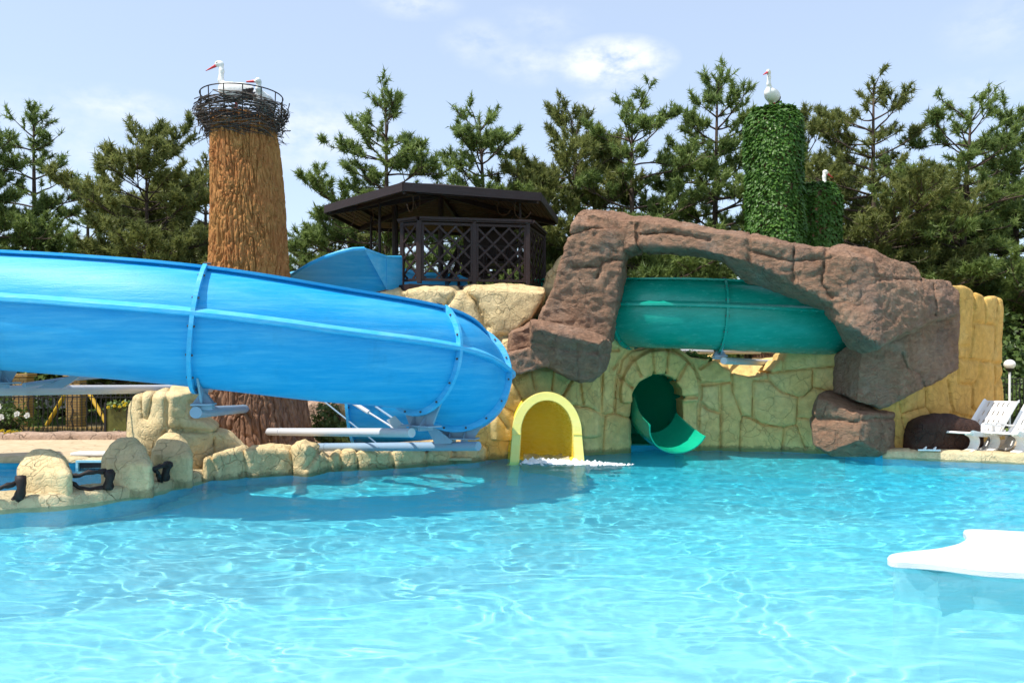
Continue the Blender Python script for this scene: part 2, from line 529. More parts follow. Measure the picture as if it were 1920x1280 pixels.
M['shrub'] = leafy('shrub_leaves', [(.03, .06, .012), (.06, .11, .02), (.12, .17, .04)], .45, .25, 2)
M['pale_leaf'] = leafy('pale_green_leaves', [(.08, .14, .03), (.14, .21, .06), (.22, .28, .10)], .45, .3, 2)
M['petal'] = leafy('white_petals', [(.7, .7, .66), (.8, .8, .78)], .5, .2)
M['petal_y'] = leafy('yellow_petals', [(.65, .5, .03), (.75, .62, .06)], .5, .2)
M['trunk'] = wood('pine_bark', (.075, .052, .04), .9, (2, 2, .6))
M['bird_white'] = simple('white_feathers', (.80, .79, .76), .6, .06, 20)
M['bird_black'] = simple('black_feathers', (.02, .016, .016), .5, .3, 20)
M['bird_red'] = simple('red_beak', (.60, .045, .05), .35, .1, 20)
M['brick'] = None
def brick():
    t = NT('yellow_brick')
    n = t.n.new('ShaderNodeTexBrick'); n.inputs['Scale'].default_value = 1
    n.inputs['Brick Width'].default_value = .2; n.inputs['Row Height'].default_value = .065; n.inputs['Mortar Size'].default_value = .008
    n.inputs['Color1'].default_value = (.42, .27, .09, 1); n.inputs['Color2'].default_value = (.34, .2, .07, 1); n.inputs['Mortar'].default_value = (.16, .12, .08, 1)
    mp = t.n.new('ShaderNodeMapping'); mp.inputs['Rotation'].default_value = (R(90), 0, 0)
    t.l.new(t.tc, mp.inputs[0]); t.l.new(mp.outputs[0], n.inputs[0])
    return t.fin(n.outputs[0], .8, None, .2)
M['brick'] = brick()
def grass_ground():
    t = NT('lawn_and_soil')
    n = t.noise(.35, 5, .6); n2 = t.noise(9, 6, .7)
    col = ramp(t.t, n2, [(.3, (.07, .13, .02)), (.7, (.17, .27, .06))])
    col = t.mix(ramp(t.t, n, [(.5, (0, 0, 0)), (.62, (1, 1, 1))]), col, (.15, .12, .07))
    return t.fin(col, .9, t.bump(n2, .05), .1)
M['ground'] = grass_ground()
def deck():
    t = NT('sandy_stone_paving')
    e = t.vor(1.6, 'DISTANCE_TO_EDGE', t.warp(1.5, .3))
    n = t.noise(5, 6, .65)
    col = ramp(t.t, n, [(.3, (.44, .33, .20)), (.7, (.60, .48, .32))])
    col = t.mix(t.math('MULTIPLY', t.math('SUBTRACT', 1., ramp(t.t, e, [(0, (0, 0, 0)), (.03, (1, 1, 1))])), .5), col, (.22, .15, .09))
    return t.fin(col, .85, t.bump(n, .015), .2)
M['deck'] = deck()
def pool_paint(name, a, b):
    t = NT(name)
    n = t.noise(.5, 4, .6); n2 = t.noise(6, 4, .6)
    col = ramp(t.t, n, [(.35, a), (.65, b)])
    col = t.mix(.12, col, ramp(t.t, n2, [(.3, (.03, .3, .5)), (.7, (.5, .9, .95))]))
    return t.fin(col, .6, None, .2)
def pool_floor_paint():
    t = NT('aqua_pool_paint_depth_tint')                       # paler near, bluer by the slides: the water's light absorption put into colour
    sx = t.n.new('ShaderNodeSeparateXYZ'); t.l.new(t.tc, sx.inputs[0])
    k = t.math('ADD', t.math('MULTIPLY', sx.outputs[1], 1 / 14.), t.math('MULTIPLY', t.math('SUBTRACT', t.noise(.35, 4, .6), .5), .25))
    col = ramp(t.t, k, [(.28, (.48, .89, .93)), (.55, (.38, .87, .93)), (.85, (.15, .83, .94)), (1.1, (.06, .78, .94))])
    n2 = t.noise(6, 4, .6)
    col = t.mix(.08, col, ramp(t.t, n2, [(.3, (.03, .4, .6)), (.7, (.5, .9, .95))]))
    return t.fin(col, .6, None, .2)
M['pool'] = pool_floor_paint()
M['pool_wall'] = pool_paint('blue_pool_wall_paint', (.02, .50, .78), (.04, .56, .82))
def water():
    m = bpy.data.materials.new('pool_water'); m.use_nodes = True
    nt = m.node_tree; nt.nodes.clear()
    out = nt.nodes.new('ShaderNodeOutputMaterial')
    tc = nt.nodes.new('ShaderNodeTexCoord')
    mp = nt.nodes.new('ShaderNodeMapping'); mp.inputs['Scale'].default_value = (1, 1.6, 1)
    nt.links.new(tc.outputs['Object'], mp.inputs[0])
    n = nt.nodes.new('ShaderNodeTexNoise'); n.inputs['Scale'].default_value = 8; n.inputs['Detail'].default_value = 3
    n.inputs['Distortion'].default_value = .6
    nt.links.new(mp.outputs[0], n.inputs['Vector'])
    bp = nt.nodes.new('ShaderNodeBump'); bp.inputs['Distance'].default_value = WB; bp.inputs['Strength'].default_value = 1
    nt.links.new(n.outputs['Fac'], bp.inputs['Height'])
    fr = nt.nodes.new('ShaderNodeFresnel'); fr.inputs['IOR'].default_value = 1.33
    nt.links.new(bp.outputs[0], fr.inputs['Normal'])
    gl = nt.nodes.new('ShaderNodeBsdfGlossy'); gl.inputs['Roughness'].default_value = .03
    nt.links.new(bp.outputs[0], gl.inputs['Normal'])
    tr = nt.nodes.new('ShaderNodeBsdfTransparent'); tr.inputs[0].default_value = WT
    rf = nt.nodes.new('ShaderNodeBsdfRefraction'); rf.inputs['IOR'].default_value = 1.33; rf.inputs['Roughness'].default_value = 0.0
    rf.inputs['Color'].default_value = WT
    if WBR: nt.links.new(bp.outputs[0], rf.inputs['Normal'])
    mx0 = nt.nodes.new('ShaderNodeMixShader'); mx0.inputs[0].default_value = WREFR
    nt.links.new(tr.outputs[0], mx0.inputs[1]); nt.links.new(rf.outputs[0], mx0.inputs[2])
    mx = nt.nodes.new('ShaderNodeMixShader')
    pol = nt.nodes.new('ShaderNodeMath'); pol.operation = 'MULTIPLY'; pol.inputs[1].default_value = .42
    nt.links.new(fr.outputs[0], pol.inputs[0]); nt.links.new(pol.outputs[0], mx.inputs[0]); nt.links.new(mx0.outputs[0], mx.inputs[1]); nt.links.new(gl.outputs[0], mx.inputs[2])
    nt.links.new(mx.outputs[0], out.inputs[0])
    return m
WB, WT, WREFR, WBR = .008, (.92, .985, 1, 1), .5, False
M['water'] = water()
EXPOSURE=0.68
CAUST=True
WREFR=0.72
M['water']=water()
# ------------------------------------------------------------------ camera, sky, sun
cam = bpy.data.cameras.new('camera'); cam_o = bpy.data.objects.new('camera', cam); COL.objects.link(cam_o)
cam.sensor_width = 36; cam.lens = 36 * F / 1920; cam.shift_y = (YH - 640) / 1920
cam.clip_end = 3000; cam_o.location = (0, 0, H); cam_o.rotation_euler = (R(90), 0, 0)
SC.camera = cam_o
SC.view_settings.view_transform = 'Standard'; SC.view_settings.look = 'None'
SC.view_settings.exposure = EXPOSURE; SC.view_settings.gamma = 1
SC.cycles.max_bounces = 10; SC.cycles.transparent_max_bounces = 24
SC.cycles.use_denoising = True
SUN = Vector((-.45, -.245, .86)).normalized()
sl = bpy.data.lights.new('sun', 'SUN'); sl.energy = 3.7; sl.angle = R(.53); sl.color = (1, .95, .86)
so = bpy.data.objects.new('sun', sl); COL.objects.link(so)
so.rotation_euler = (-SUN).to_track_quat('-Z', 'Y').to_euler(); so.location = (-8, -2, 16)
sl.cycles.is_caustics_light = CAUST

w = bpy.data.worlds.new('World'); SC.world = w; w.use_nodes = True
nt = w.node_tree; nt.nodes.clear()
out = nt.nodes.new('ShaderNodeOutputWorld'); bg = nt.nodes.new('ShaderNodeBackground')
sky = nt.nodes.new('ShaderNodeTexSky'); sky.sky_type = 'NISHITA'; sky.sun_disc = False
sky.sun_elevation = math.asin(SUN.z); sky.sun_rotation = math.atan2(SUN.x, SUN.y)
sky.air_density = 1.0; sky.dust_density = 1.0; sky.ozone_density = 1.2; sky.altitude = 100
bg.inputs['Strength'].default_value = .15
# thin clouds: soft patches around given sky directions, broken up by noise
tc = nt.nodes.new('ShaderNodeTexCoord')
def vm(op, a, b=None):
    n = nt.nodes.new('ShaderNodeVectorMath'); n.operation = op
    for i, v in enumerate((a, b)):
        if v is None: continue
        if hasattr(v, 'links'): nt.links.new(v, n.inputs[i])
        else: n.inputs[i].default_value = v
    return n
def sm(op, a, b=None, cl=False):
    n = nt.nodes.new('ShaderNodeMath'); n.operation = op; n.use_clamp = cl
    for i, v in enumerate((a, b)):
        if v is None: continue
        if hasattr(v, 'links'): nt.links.new(v, n.inputs[i])
        else: n.inputs[i].default_value = v
    return n.outputs[0]
d = vm('NORMALIZE', tc.outputs['Generated']).outputs[0]
nz = nt.nodes.new('ShaderNodeTexNoise'); nz.inputs['Scale'].default_value = 26; nz.inputs['Detail'].default_value = 7; nz.inputs['Roughness'].default_value = .6
mp = nt.nodes.new('ShaderNodeMapping'); mp.inputs['Scale'].default_value = (1, 1, 1.9)
nt.links.new(d, mp.inputs[0]); nt.links.new(mp.outputs[0], nz.inputs['Vector'])
tot = None
for (px, py, wx, wz, amt) in [(1150, 118, .060, .024, 1.5), (1000, 118, .05, .022, .42), (900, 82, .04, .022, .40), (225, 200, .060, .018, .55),
                              (590, 255, .085, .040, .62), (775, 5, .05, .015, .45), (1120, 188, .022, .014, .4), (1880, 45, .05, .03, .25), (1830, 165, .05, .016, .22),
                              (1010, 45, .05, .018, .22), (90, 270, .12, .05, .3)]:
    v = Vector(((px - CX) / F, 1, (YH - py) / F)).normalized()
    df = vm('SUBTRACT', d, tuple(v)).outputs[0]
    sc_ = vm('MULTIPLY', df, (1 / wx, .4 / wx, 1 / wz)).outputs[0]
    ln = vm('LENGTH', sc_).outputs[1]
    k = sm('MULTIPLY', sm('SUBTRACT', 1.25, ln, True), amt)
    tot = k if tot is None else sm('MAXIMUM', tot, k)
k = sm('MULTIPLY', tot, sm('MULTIPLY', sm('SUBTRACT', nz.outputs['Fac'], .33), 3.6, True), True)
# high thin haze that whitens the whole lower sky a little
mxc = nt.nodes.new('ShaderNodeMix'); mxc.data_type = 'RGBA'
nt.links.new(k, mxc.inputs[0]); nt.links.new(sky.outputs[0], mxc.inputs[6]); mxc.inputs[7].default_value = (5.6, 5.5, 5.5, 1)
veil = nt.nodes.new('ShaderNodeMix'); veil.data_type = 'RGBA'; veil.inputs[0].default_value = .5
nt.links.new(mxc.outputs[2], veil.inputs[6]); veil.inputs[7].default_value = (3.3, 3.8, 4.6, 1)
nt.links.new(veil.outputs[2], bg.inputs[0]); nt.links.new(bg.outputs[0], out.inputs[0])

# ------------------------------------------------------------------ ground, decks, pools
def wl(px, py):                       # a point of the water line, from photo pixels
    D = H * F / (py - YH); return ((px - CX) / F * D, D)
def wlo(px, py, o):
    x, y = wl(px, py); return (x * (1 + o / y), y + o)
pool_edge = [(-13, -4), (-13, 7.9), (-8.6, 9.35), wl(0, 955), wl(130, 947), wl(200, 938), wl(280, 925), wlo(345, 908, .15), wlo(372, 900, .45), wlo(460, 894, .4), wlo(545, 888, .4), wlo(600, 884, .4), wlo(720, 874, .4), wlo(900, 862, .4),
             (-.3, 17.4), (1.2, 18.6), (3.2, 19.2), (5.0, 18.9), (6.6, 18.0), wl(1640, 855), wl(1780, 861), wl(1920, 867), (11.5, 14.3), (15, 13.2), (15, -4)]
pool2 = [(-16, 8.8), (-9.0, 9.95), (-6.45, 10.75), (-5.8, 11.15), (-5.4, 11.9), (-5.2, 13.0), (-5.0, 14.7), (-8, 14.75), (-16, 14.6)]
FLOOR = -1.35
def fill(name, outer, holes, z, m, kind='structure', parent=None):
    bm = bmesh.new(); E = []
    for lp in [outer] + holes:
        vs = [bm.verts.new((p[0], p[1], z)) for p in lp]
        E += [bm.edges.new((vs[i], vs[(i + 1) % len(vs)])) for i in range(len(vs))]
    bmesh.ops.triangle_fill(bm, use_beauty=True, edges=E)
    bmesh.ops.recalc_face_normals(bm, faces=bm.faces)
    for f in bm.faces:
        if f.normal.z < 0: f.normal_flip()
    bm.verts.index_update()
    V = [v.co[:] for v in bm.verts]; Fc = [[v.index for v in f.verts] for f in bm.faces]
    bm.free()
    o = link_mesh(name, V, Fc, m)
    if kind: o['kind'] = kind
    return o
big = [(-900, -300), (900, -300), (900, 1500), (-900, 1500)]
deck_out = [(-30, -8), (30, -8), (30, 19.4), (12.5, 19.4), (10.3, 23.0), (-3.0, 24.5), (-4.5, 20.0), (-30, 19.5)]
fill('ground', big, [deck_out], .10, M['ground'])
fill('deck', deck_out, [pool_edge, pool2], .12, M['deck'])
fill('pool_floor', pool_edge, [], FLOOR, M['pool'])
fill('wading_pool_floor', pool2, [], -.40, pool_paint('pale_wading_pool_paint', (.40, .84, .90), (.48, .88, .92)))
def walls(name, lp, z0, z1, m):
    n = len(lp)
    V = [(p[0], p[1], z) for z in (z0, z1) for p in lp]
    o = link_mesh(name, V, [(i, (i + 1) % n, n + (i + 1) % n, n + i) for i in range(n)], m)
    o['kind'] = 'structure'; return o
walls('pool_wall', pool_edge, FLOOR, .118, M['pool_wall'])
walls('wading_pool_wall', pool2, -.40, .118, M['pool_wall'])

def ripple(X, Y):
    P = np.stack([X, Y * 1.55, X * 0], 1)
    w1 = fbm(P, .9, 2, 2.) ; wp = np.stack([w1, fbm(P, .9, 2, 9.), w1 * 0], 1)
    a = fbm(P + wp * .35, 1.7, 2, 5.)                  # long soft swells
    b = fbm(P + wp * .34, 3.0, 2, 31.)                 # the caustic-making ripples
    c = fbm(P, 9., 2, 51.)
    calm = .55 + .45 * np.clip((Y - 4) / 9, 0, 1)
    return RA * (.55 + .45 * np.clip((Y - 4.5) / 5.5, 0, 1)) * (.60 * a + .60 * b * (.75 + .25 * calm) + (.025 + .22 * np.clip((Y - 6) / 7, 0, 1)) * c)
RA = .0125
nr, nc = 330, 520
Dk = 3.3 * (19.6 / 3.3) ** (np.arange(nr) / (nr - 1))
tx = np.concatenate([np.linspace(-1.5, -.68, 60)[:-1], np.linspace(-.68, .68, nc - 89), np.linspace(.68, 1.1, 31)[1:]])
Xg = (Dk[:, None] * tx[None]).ravel(); Yg = np.repeat(Dk, nc)
Zg = ripple(Xg, Yg)
i0 = (np.arange(nr - 1)[:, None] * nc + np.arange(nc - 1)[None]).ravel()
Q = np.stack([i0, i0 + 1, i0 + nc + 1, i0 + nc], 1)
# keep the sheet inside the pool basin
inside = sd_poly(Xg, Yg, pool_edge) < .12
Q = Q[inside[Q].all(1)]
used = np.unique(Q); mp_ = np.full(len(Xg), -1); mp_[used] = np.arange(len(used))
V = np.stack([Xg, Yg, Zg], 1)[used]; Q = mp_[Q]
# the part behind and beside the viewer
ex = [(-13, -4), (15, -4), (15, 3.0), (.72 * 3.3, 3.3 - .0), (-.72 * 3.3, 3.3), (-13, 3.0)]
wo = link_mesh('water', V, Q, M['water'], smooth=True); wo['kind'] = 'structure'
fl = [(-13, -4), (15, -4), (15, 13.2), (1.1 * 13.0, 13.0), (1.1 * 3.3, 3.3), (-1.5 * 3.3, 3.3), (-1.5 * 5.6, 5.6), (-13, 5.4)]
wo2 = fill('water', fl, [], 0.0, M['water'])
WADE = M['water'].copy(); WADE.name = 'wading_pool_water'
for n_ in WADE.node_tree.nodes:
    if n_.type == 'MIX_SHADER' and not n_.inputs[0].links: n_.inputs[0].default_value = .25
gx, gy = np.meshgrid(np.arange(-16.2, -4.8, .05), np.arange(8.6, 14.9, .05))
w_, h_ = gx.shape[1], gx.shape[0]; gx = gx.ravel(); gy = gy.ravel()
i0 = (np.arange(h_ - 1)[:, None] * w_ + np.arange(w_ - 1)[None]).ravel()
Q = np.stack([i0, i0 + 1, i0 + w_ + 1, i0 + w_], 1); ins = sd_poly(gx, gy, pool2) < .06
Q = Q[ins[Q].all(1)]; used = np.unique(Q); mp_ = np.full(len(gx), -1); mp_[used] = np.arange(len(used))
wo3 = link_mesh('water', np.stack([gx, gy, ripple(gx, gy) * .7], 1)[used], mp_[Q], WADE, smooth=True); wo3['kind'] = 'structure'
wo2.data.polygons.foreach_set('use_smooth', [True] * len(wo2.data.polygons))
for o in (wo, wo2, wo3): o.cycles.is_caustics_caster = CAUST
for o in bpy.data.objects:
    if o.name.startswith(('pool_', 'wading')) and CAUST: o.cycles.is_caustics_receiver = True
# ------------------------------------------------------------------ artificial rock work
def rock_part(name, mat, parent, VQ, label=None):
    o = link_mesh(name, VQ[0], VQ[1], mat, parent, smooth=True)
    if label: o['label'] = label
    return o

# the long yellow wall with the two slide mouths
Dw = [(860, 15.85), (900, 16.1), (960, 16.45), (1090, 17.15), (1180, 17.75), (1250, 18.1), (1320, 18.25), (1450, 18.0), (1580, 17.4)]
ring_c = (1236, 734)
def ring_bulge(X, Z, xz):
    cx_, cz_ = xz(ring_c)
    r_ = np.hypot(X - cx_, Z - cz_)
    up = (Z > cz_ - .22)
    g = np.where(up, np.clip((.90 - r_) / .05, 0, 1), 0)
    c2, z2 = xz((1027, 800))
    r2 = np.hypot(X - c2, (Z - z2) * .95)
    g2 = np.where(Z > z2 - .2, np.clip((1.12 - r2) / .10, 0, 1), 0)
    return -.16 * g - .10 * g2
seamsW = [
 [(1280, 670), (1299, 688), (1313, 718), (1314, 742), (1310, 772), (1310, 842)], [(1316, 720), (1349, 718), (1372, 716)],
 [(1350, 720), (1351, 774)], [(1314, 755), (1329, 767), (1351, 774)], [(1352, 774), (1350, 846)],
 [(1372, 700), (1374, 735), (1383, 756), (1392, 780), (1388, 799), (1387, 846)], [(1392, 780), (1407, 782), (1430, 795), (1471, 801), (1494, 795)],
 [(1413, 714), (1411, 780)], [(1415, 713), (1441, 712)], [(1441, 701), (1443, 712), (1467, 735), (1497, 744), (1511, 741), (1527, 726), (1557, 733), (1590, 740)],
 [(1443, 699), (1526, 690), (1590, 684)], [(1526, 690), (1524, 724)], [(1470, 668), (1470, 696)], [(1497, 746), (1494, 795), (1510, 838)],
 [(1496, 782), (1560, 790)], [(1471, 801), (1466, 850)], [(1313, 690), (1340, 672)],
 [(1159, 700), (1166, 673), (1184, 657), (1214, 648)], [(1260, 652), (1280, 670)], [(1182, 666), (1200, 705)], [(1221, 650), (1224, 701)], [(1251, 650), (1247, 698)],
 [(1287, 678), (1267, 712)], [(1159, 705), (1184, 726)], [(1312, 742), (1276, 745)], [(1157, 705), (1152, 760), (1152, 775), (1177, 783)],
 [(1070, 760), (1102, 763), (1134, 778), (1152, 774)], [(1134, 778), (1129, 850)], [(1086, 712), (1092, 758)], [(1075, 706), (1051, 747)], [(1037, 690), (1033, 731)],
 [(994, 695), (1001, 731)], [(959, 710), (979, 749)], [(935, 755), (963, 772)], [(1129, 690), (1127, 770)], [(1120, 655), (1160, 655)], [(1150, 690), (1180, 655)],
 [(885, 770), (930, 775), (950, 800)]]
wall_out = [(868, 905), (868, 745), (900, 725), (945, 700), (1000, 670), (1040, 640), (1100, 610), (1150, 600), (1168, 603), (1182, 620), (1190, 648), (1205, 652), (1222, 645), (1250, 643), (1272, 650),
            (1295, 668), (1318, 672), (1340, 672), (1356, 688), (1380, 702), (1412, 708), (1428, 704), (1446, 693), (1464, 676), (1478, 660), (1500, 655), (1545, 660), (1590, 662), (1590, 905)]
hole_y = [(962, 900), (962, 800), (972, 768), (992, 746), (1014, 738), (1036, 738), (1060, 752), (1080, 776), (1092, 806), (1096, 900)]
hole_g = [(1180, 900), (1181, 780), (1184, 738), (1196, 716), (1216, 704), (1240, 700), (1260, 708), (1274, 728), (1279, 760), (1279, 900)]
st = thing('stone_wall', 'long yellow artificial stone wall above the pool with two arched slide openings', 'wall', (1.0, 17.5, 0))
rock_part('wall_face', M['stone'], st, carved(wall_out, Dw, .95, .027, .06, seams=seamsW, holes=[hole_y, hole_g], bulge=ring_bulge, seam_w=.026, seam_d=.08, pillow=.038,
          amps=((.8, .03, 2), (6., .010, 3)), seed=3.))
# the sunlit stones seen through the dip behind the wall
rock_part('back_ledge', M['stone'], st, carved([(1325, 740), (1325, 676), (1350, 668), (1400, 672), (1452, 668), (1475, 668), (1475, 740)], 19.35, .8, .05, .14,
          seams=[[(1375, 660), (1375, 740)], [(1418, 660), (1418, 740)]], seed=13.,
          planes=[((1330, 720, -.15), (1470, 720, -.15), (1400, 668, .65))]))

# cream terrace that carries the pavilion
tr = thing('stone_terrace', 'cream stone terrace with deep carved seams under the lattice railing', 'terrace', (-1.4, 17.6, 0))
rock_part('terrace_face', M['stone_light'], tr, carved(
    [(690, 900), (694, 575), (712, 548), (735, 535), (760, 529), (845, 530), (862, 534), (890, 530), (1000, 530), (1022, 533), (1026, 546), (1018, 570), (995, 600), (965, 625), (960, 660), (935, 700), (930, 900)],
    [(690, 17.2), (1030, 17.35)], 5.6, .045, .12,
    seams=[[(750, 525), (762, 562), (770, 600)], [(861, 528), (858, 542), (833, 576), (815, 600)], [(862, 537), (892, 565), (905, 595), (915, 640)], [(930, 632), (960, 630)], [(880, 625), (915, 612)], [(938, 632), (930, 720)]],
    seam_w=.045, seam_d=.11, pillow=.10, seed=21., planes=[((700, 560, .05), (1020, 560, 0), (860, 900, -.25)), ((700, 531, .55), (1020, 531, .55), (860, 547, 0))], amps=((.9, .07, 2), (4.5, .025, 3))))

# brown rock arch: pillar, span, right mass
ar = thing('rock_arch', 'brown artificial rock arch with a leaning pillar, spanning over the green slide', 'rock arch', (4.0, 16.4, 0))
AM = ((.8, .035, 2), (2.6, .012, 2), (4.2, .016, -2), (8., .010, -2), (13., .006, 2))
rock_part('pillar', M['brown_rock'], ar, carved(
    [(1084, 384), (1097, 378), (1150, 383), (1182, 394), (1190, 424), (1180, 470), (1170, 540), (1158, 600), (1150, 640), (1110, 650), (1020, 640), (1008, 602), (1025, 565), (1042, 520), (1058, 465), (1070, 430)],
    16.6, 1.5, .034, .06, skew=.10, seams=[[(1062, 442), (1110, 428), (1180, 428)], [(1075, 500), (1120, 500), (1140, 488), (1185, 486)], [(1130, 486), (1120, 520)]],
    planes=[((1080, 440, .0), (1180, 440, .0), (1100, 600, .06)), ((1080, 384, .55), (1180, 396, .55), (1120, 426, .02)), ((1190, 410, .6), (1162, 600, .5), (1176, 424, 0))],
    seam_w=.026, seam_d=.075, pillow=.035, amps=AM, seed=5.))
rock_part('ledge', M['brown_rock'], ar, carved(
    [(994, 596), (1020, 599), (1075, 612), (1128, 626), (1154, 640), (1152, 668), (1140, 694), (1118, 712), (1095, 716), (1068, 706), (1040, 690), (1000, 672), (994, 650)],
    15.25, 2.4, .034, .045, planes=[((1000, 612, .0), (1140, 650, 0.), (1060, 716, .75)), ((1000, 594, .30), (1140, 628, .30), (1070, 632, .0)), ((990, 600, .30), (994, 690, .40), (1003, 640, .05)), ((1155, 640, .6), (1150, 690, .8), (1124, 655, .05))],
    seams=[[(1000, 640), (1060, 655), (1150, 662)], [(1082, 640), (1090, 712)]], seam_w=.024, seam_d=.05, pillow=.02, amps=AM, seed=8.))
rock_part('ledge', M['brown_rock'], ar, carved([(945, 662), (985, 654), (1028, 650), (1032, 684), (990, 697), (952, 712), (944, 690)], 15.6, 1.6, .036, .05, amps=AM, seed=9.))
rock_part('ledge', M['brown_rock'], ar, carved([(958, 622), (985, 612), (1000, 600), (1006, 660), (950, 672)], 16.4, 1.2, .036, .05, amps=AM, seed=10.))
rock_part('span', M['brown_rock'], ar, carved(
    [(1100, 400), (1160, 392), (1184, 398), (1205, 397), (1250, 404), (1300, 416), (1370, 427), (1420, 434), (1470, 449), (1530, 459), (1575, 464), (1640, 480), (1650, 655), (1605, 655), (1585, 640), (1568, 600), (1549, 579), (1484, 551), (1430, 530), (1394, 520), (1352, 484), (1300, 469), (1240, 462), (1190, 464), (1160, 474), (1100, 474)],
    [(1100, 16.75), (1165, 16.65), (1200, 16.4), (1400, 15.7), (1600, 15.3)], 1.05, .034, .05, skew=.30,
    planes=[((1200, 470, .0), (1600, 560, .0), (1400, 470, 0.)), ((1200, 400, .3), (1600, 466, .3), (1400, 446, .0))], bevel=([(1100, 470), (1300, 468), (1362, 481), (1427, 500), (1484, 528), (1557, 568), (1585, 604), (1626, 630), (1650, 656)], 3.),
    seams=[[(1195, 420), (1195, 475)], [(1200, 440), (1260, 436), (1330, 450)], [(1405, 436), (1405, 500)], [(1405, 470), (1480, 490), (1560, 484)], [(1490, 458), (1486, 540)], [(1550, 466), (1540, 530), (1560, 560)]],
    seam_w=.026, seam_d=.075, pillow=.035, amps=AM, seed=15.))
rock_part('overhang', M['brown_rock'], ar, carved(
    [(1546, 468), (1558, 452), (1575, 447), (1610, 454), (1680, 480), (1718, 490), (1728, 500), (1729, 516), (1782, 526), (1797, 542), (1797, 590), (1755, 598), (1700, 622), (1645, 652), (1612, 658), (1592, 640), (1575, 612), (1545, 580)],
    [(1540, 15.3), (1640, 15.15), (1700, 15.6), (1800, 16.75)], 2.3, .034, .045, skew=.40,
    planes=[((1560, 600, .0), (1780, 600, .0), (1650, 480, .22)), ((1560, 450, .32), (1720, 492, .32), (1640, 490, .12)), ((1540, 480, .3), (1560, 610, .35), (1580, 540, 0)), ((1585, 604, .0), (1646, 650, .0), (1592, 645, .8)), ((1730, 530, .25), (1790, 545, .25), (1760, 560, .05))],
    seams=[[(1556, 500), (1600, 512), (1660, 520), (1728, 522)], [(1625, 526), (1640, 524), (1730, 522)], [(1625, 526), (1612, 566)], [(1753, 530), (1754, 590)], [(1550, 560), (1612, 570)], [(1548, 474), (1556, 500), (1546, 540)]],
    seam_w=.026, seam_d=.085, pillow=.04, amps=AM, seed=25.))
rock_part('lower_block', M['brown_rock'], ar, carved(
    [(1563, 664), (1600, 640), (1640, 600), (1798, 560), (1797, 640), (1795, 690), (1740, 722), (1650, 766), (1606, 754), (1562, 738)],
    [(1540, 16.3), (1612, 16.1), (1700, 16.35), (1800, 17.3)], 1.8, .036, .05, skew=.42,
    planes=[((1612, 700, .0), (1790, 640, .0), (1640, 620, .0)), ((1560, 700, .75), (1566, 660, .75), (1610, 700, 0))],
    seams=[[(1690, 660), (1700, 690), (1735, 705)], [(1725, 700), (1735, 730)]], seam_w=.026, seam_d=.06, pillow=.03, amps=AM, seed=28.))

bo = thing('boulder', 'brown faceted boulder standing in the pool edge below the rock arch', 'boulder', *[at(1600, 852, 16.0) * [1, 1, 0]])
rock_part('rock', M['brown_rock'], bo, carved(
    [(1532, 744), (1545, 737), (1585, 742), (1640, 758), (1678, 776), (1679, 850), (1645, 862), (1560, 862), (1524, 840), (1518, 800), (1524, 770)],
    16.0, 1.5, .034, .05, skew=.40, planes=[((1612, 800, .0), (1612, 760, .03), (1520, 790, .55)), ((1612, 800, .0), (1612, 760, .03), (1680, 800, .55)), ((1530, 742, .7), (1670, 770, .9), (1600, 775, .0)), ((1530, 858, .40), (1670, 858, .4), (1600, 826, .0))],
    seams=[[(1520, 786), (1570, 788), (1600, 792), (1640, 785), (1679, 790)], [(1611, 756), (1612, 790)]], seam_w=.025, seam_d=.045, amps=((1., .045, 2), (3, .02, 2), (4.2, .013, -2), (12, .007, 2)), seed=33.))

ow = thing('stone_wall', 'tall orange stone wall turning away behind the sun loungers', 'wall', (7.5, 16.8, 0))
rock_part('wall_face', M['stone_orange'], ow, carved(
    [(1640, 900), (1640, 640), (1740, 560), (1785, 532), (1803, 534), (1835, 548), (1852, 557), (1866, 554), (1878, 562), (1880, 600), (1882, 700), (1884, 900)],
    [(1630, 16.6), (1690, 16.75), (1800, 17.85), (1850, 18.5), (1890, 19.2)], 1.5, .034, .08,
    seams=[[(1828, 548), (1826, 601), (1823, 655), (1818, 675)], [(1828, 605), (1865, 610)], [(1848, 552), (1848, 605)], [(1870, 561), (1866, 608), (1865, 655), (1858, 682)],
           [(1796, 650), (1819, 650)], [(1796, 672), (1819, 675), (1880, 683)], [(1836, 679), (1836, 705), (1824, 726), (1824, 763), (1849, 793)], [(1796, 719), (1824, 722)],
           [(1777, 712), (1782, 752), (1789, 776)], [(1865, 685), (1865, 760), (1860, 820)], [(1866, 722), (1883, 705)], [(1732, 732), (1732, 763), (1742, 776)],
           [(1685, 759), (1688, 776), (1732, 763)], [(1688, 776), (1702, 850)], [(1796, 560), (1796, 720)], [(1780, 775), (1830, 785), (1850, 793), (1880, 800)]],
    seam_w=.026, seam_d=.06, pillow=.045, amps=((.9, .04, 2), (6, .010, 3)), seed=40.))
db = thing('boulder', 'low dark brown boulder against the orange wall behind the loungers', 'boulder', at(1785, 848, 16.0) * [1, 1, 0] + [0, 0, .12])
rock_part('rock', M['dark_rock'], db, carved(
    [(1722, 870), (1724, 820), (1735, 795), (1758, 780), (1780, 776), (1810, 782), (1838, 792), (1850, 810), (1852, 870)],
    [(1720, 15.95), (1860, 16.5)], 1.4, .045, .30, amps=((1., .06, 2), (4, .02, 2)), seed=44.))

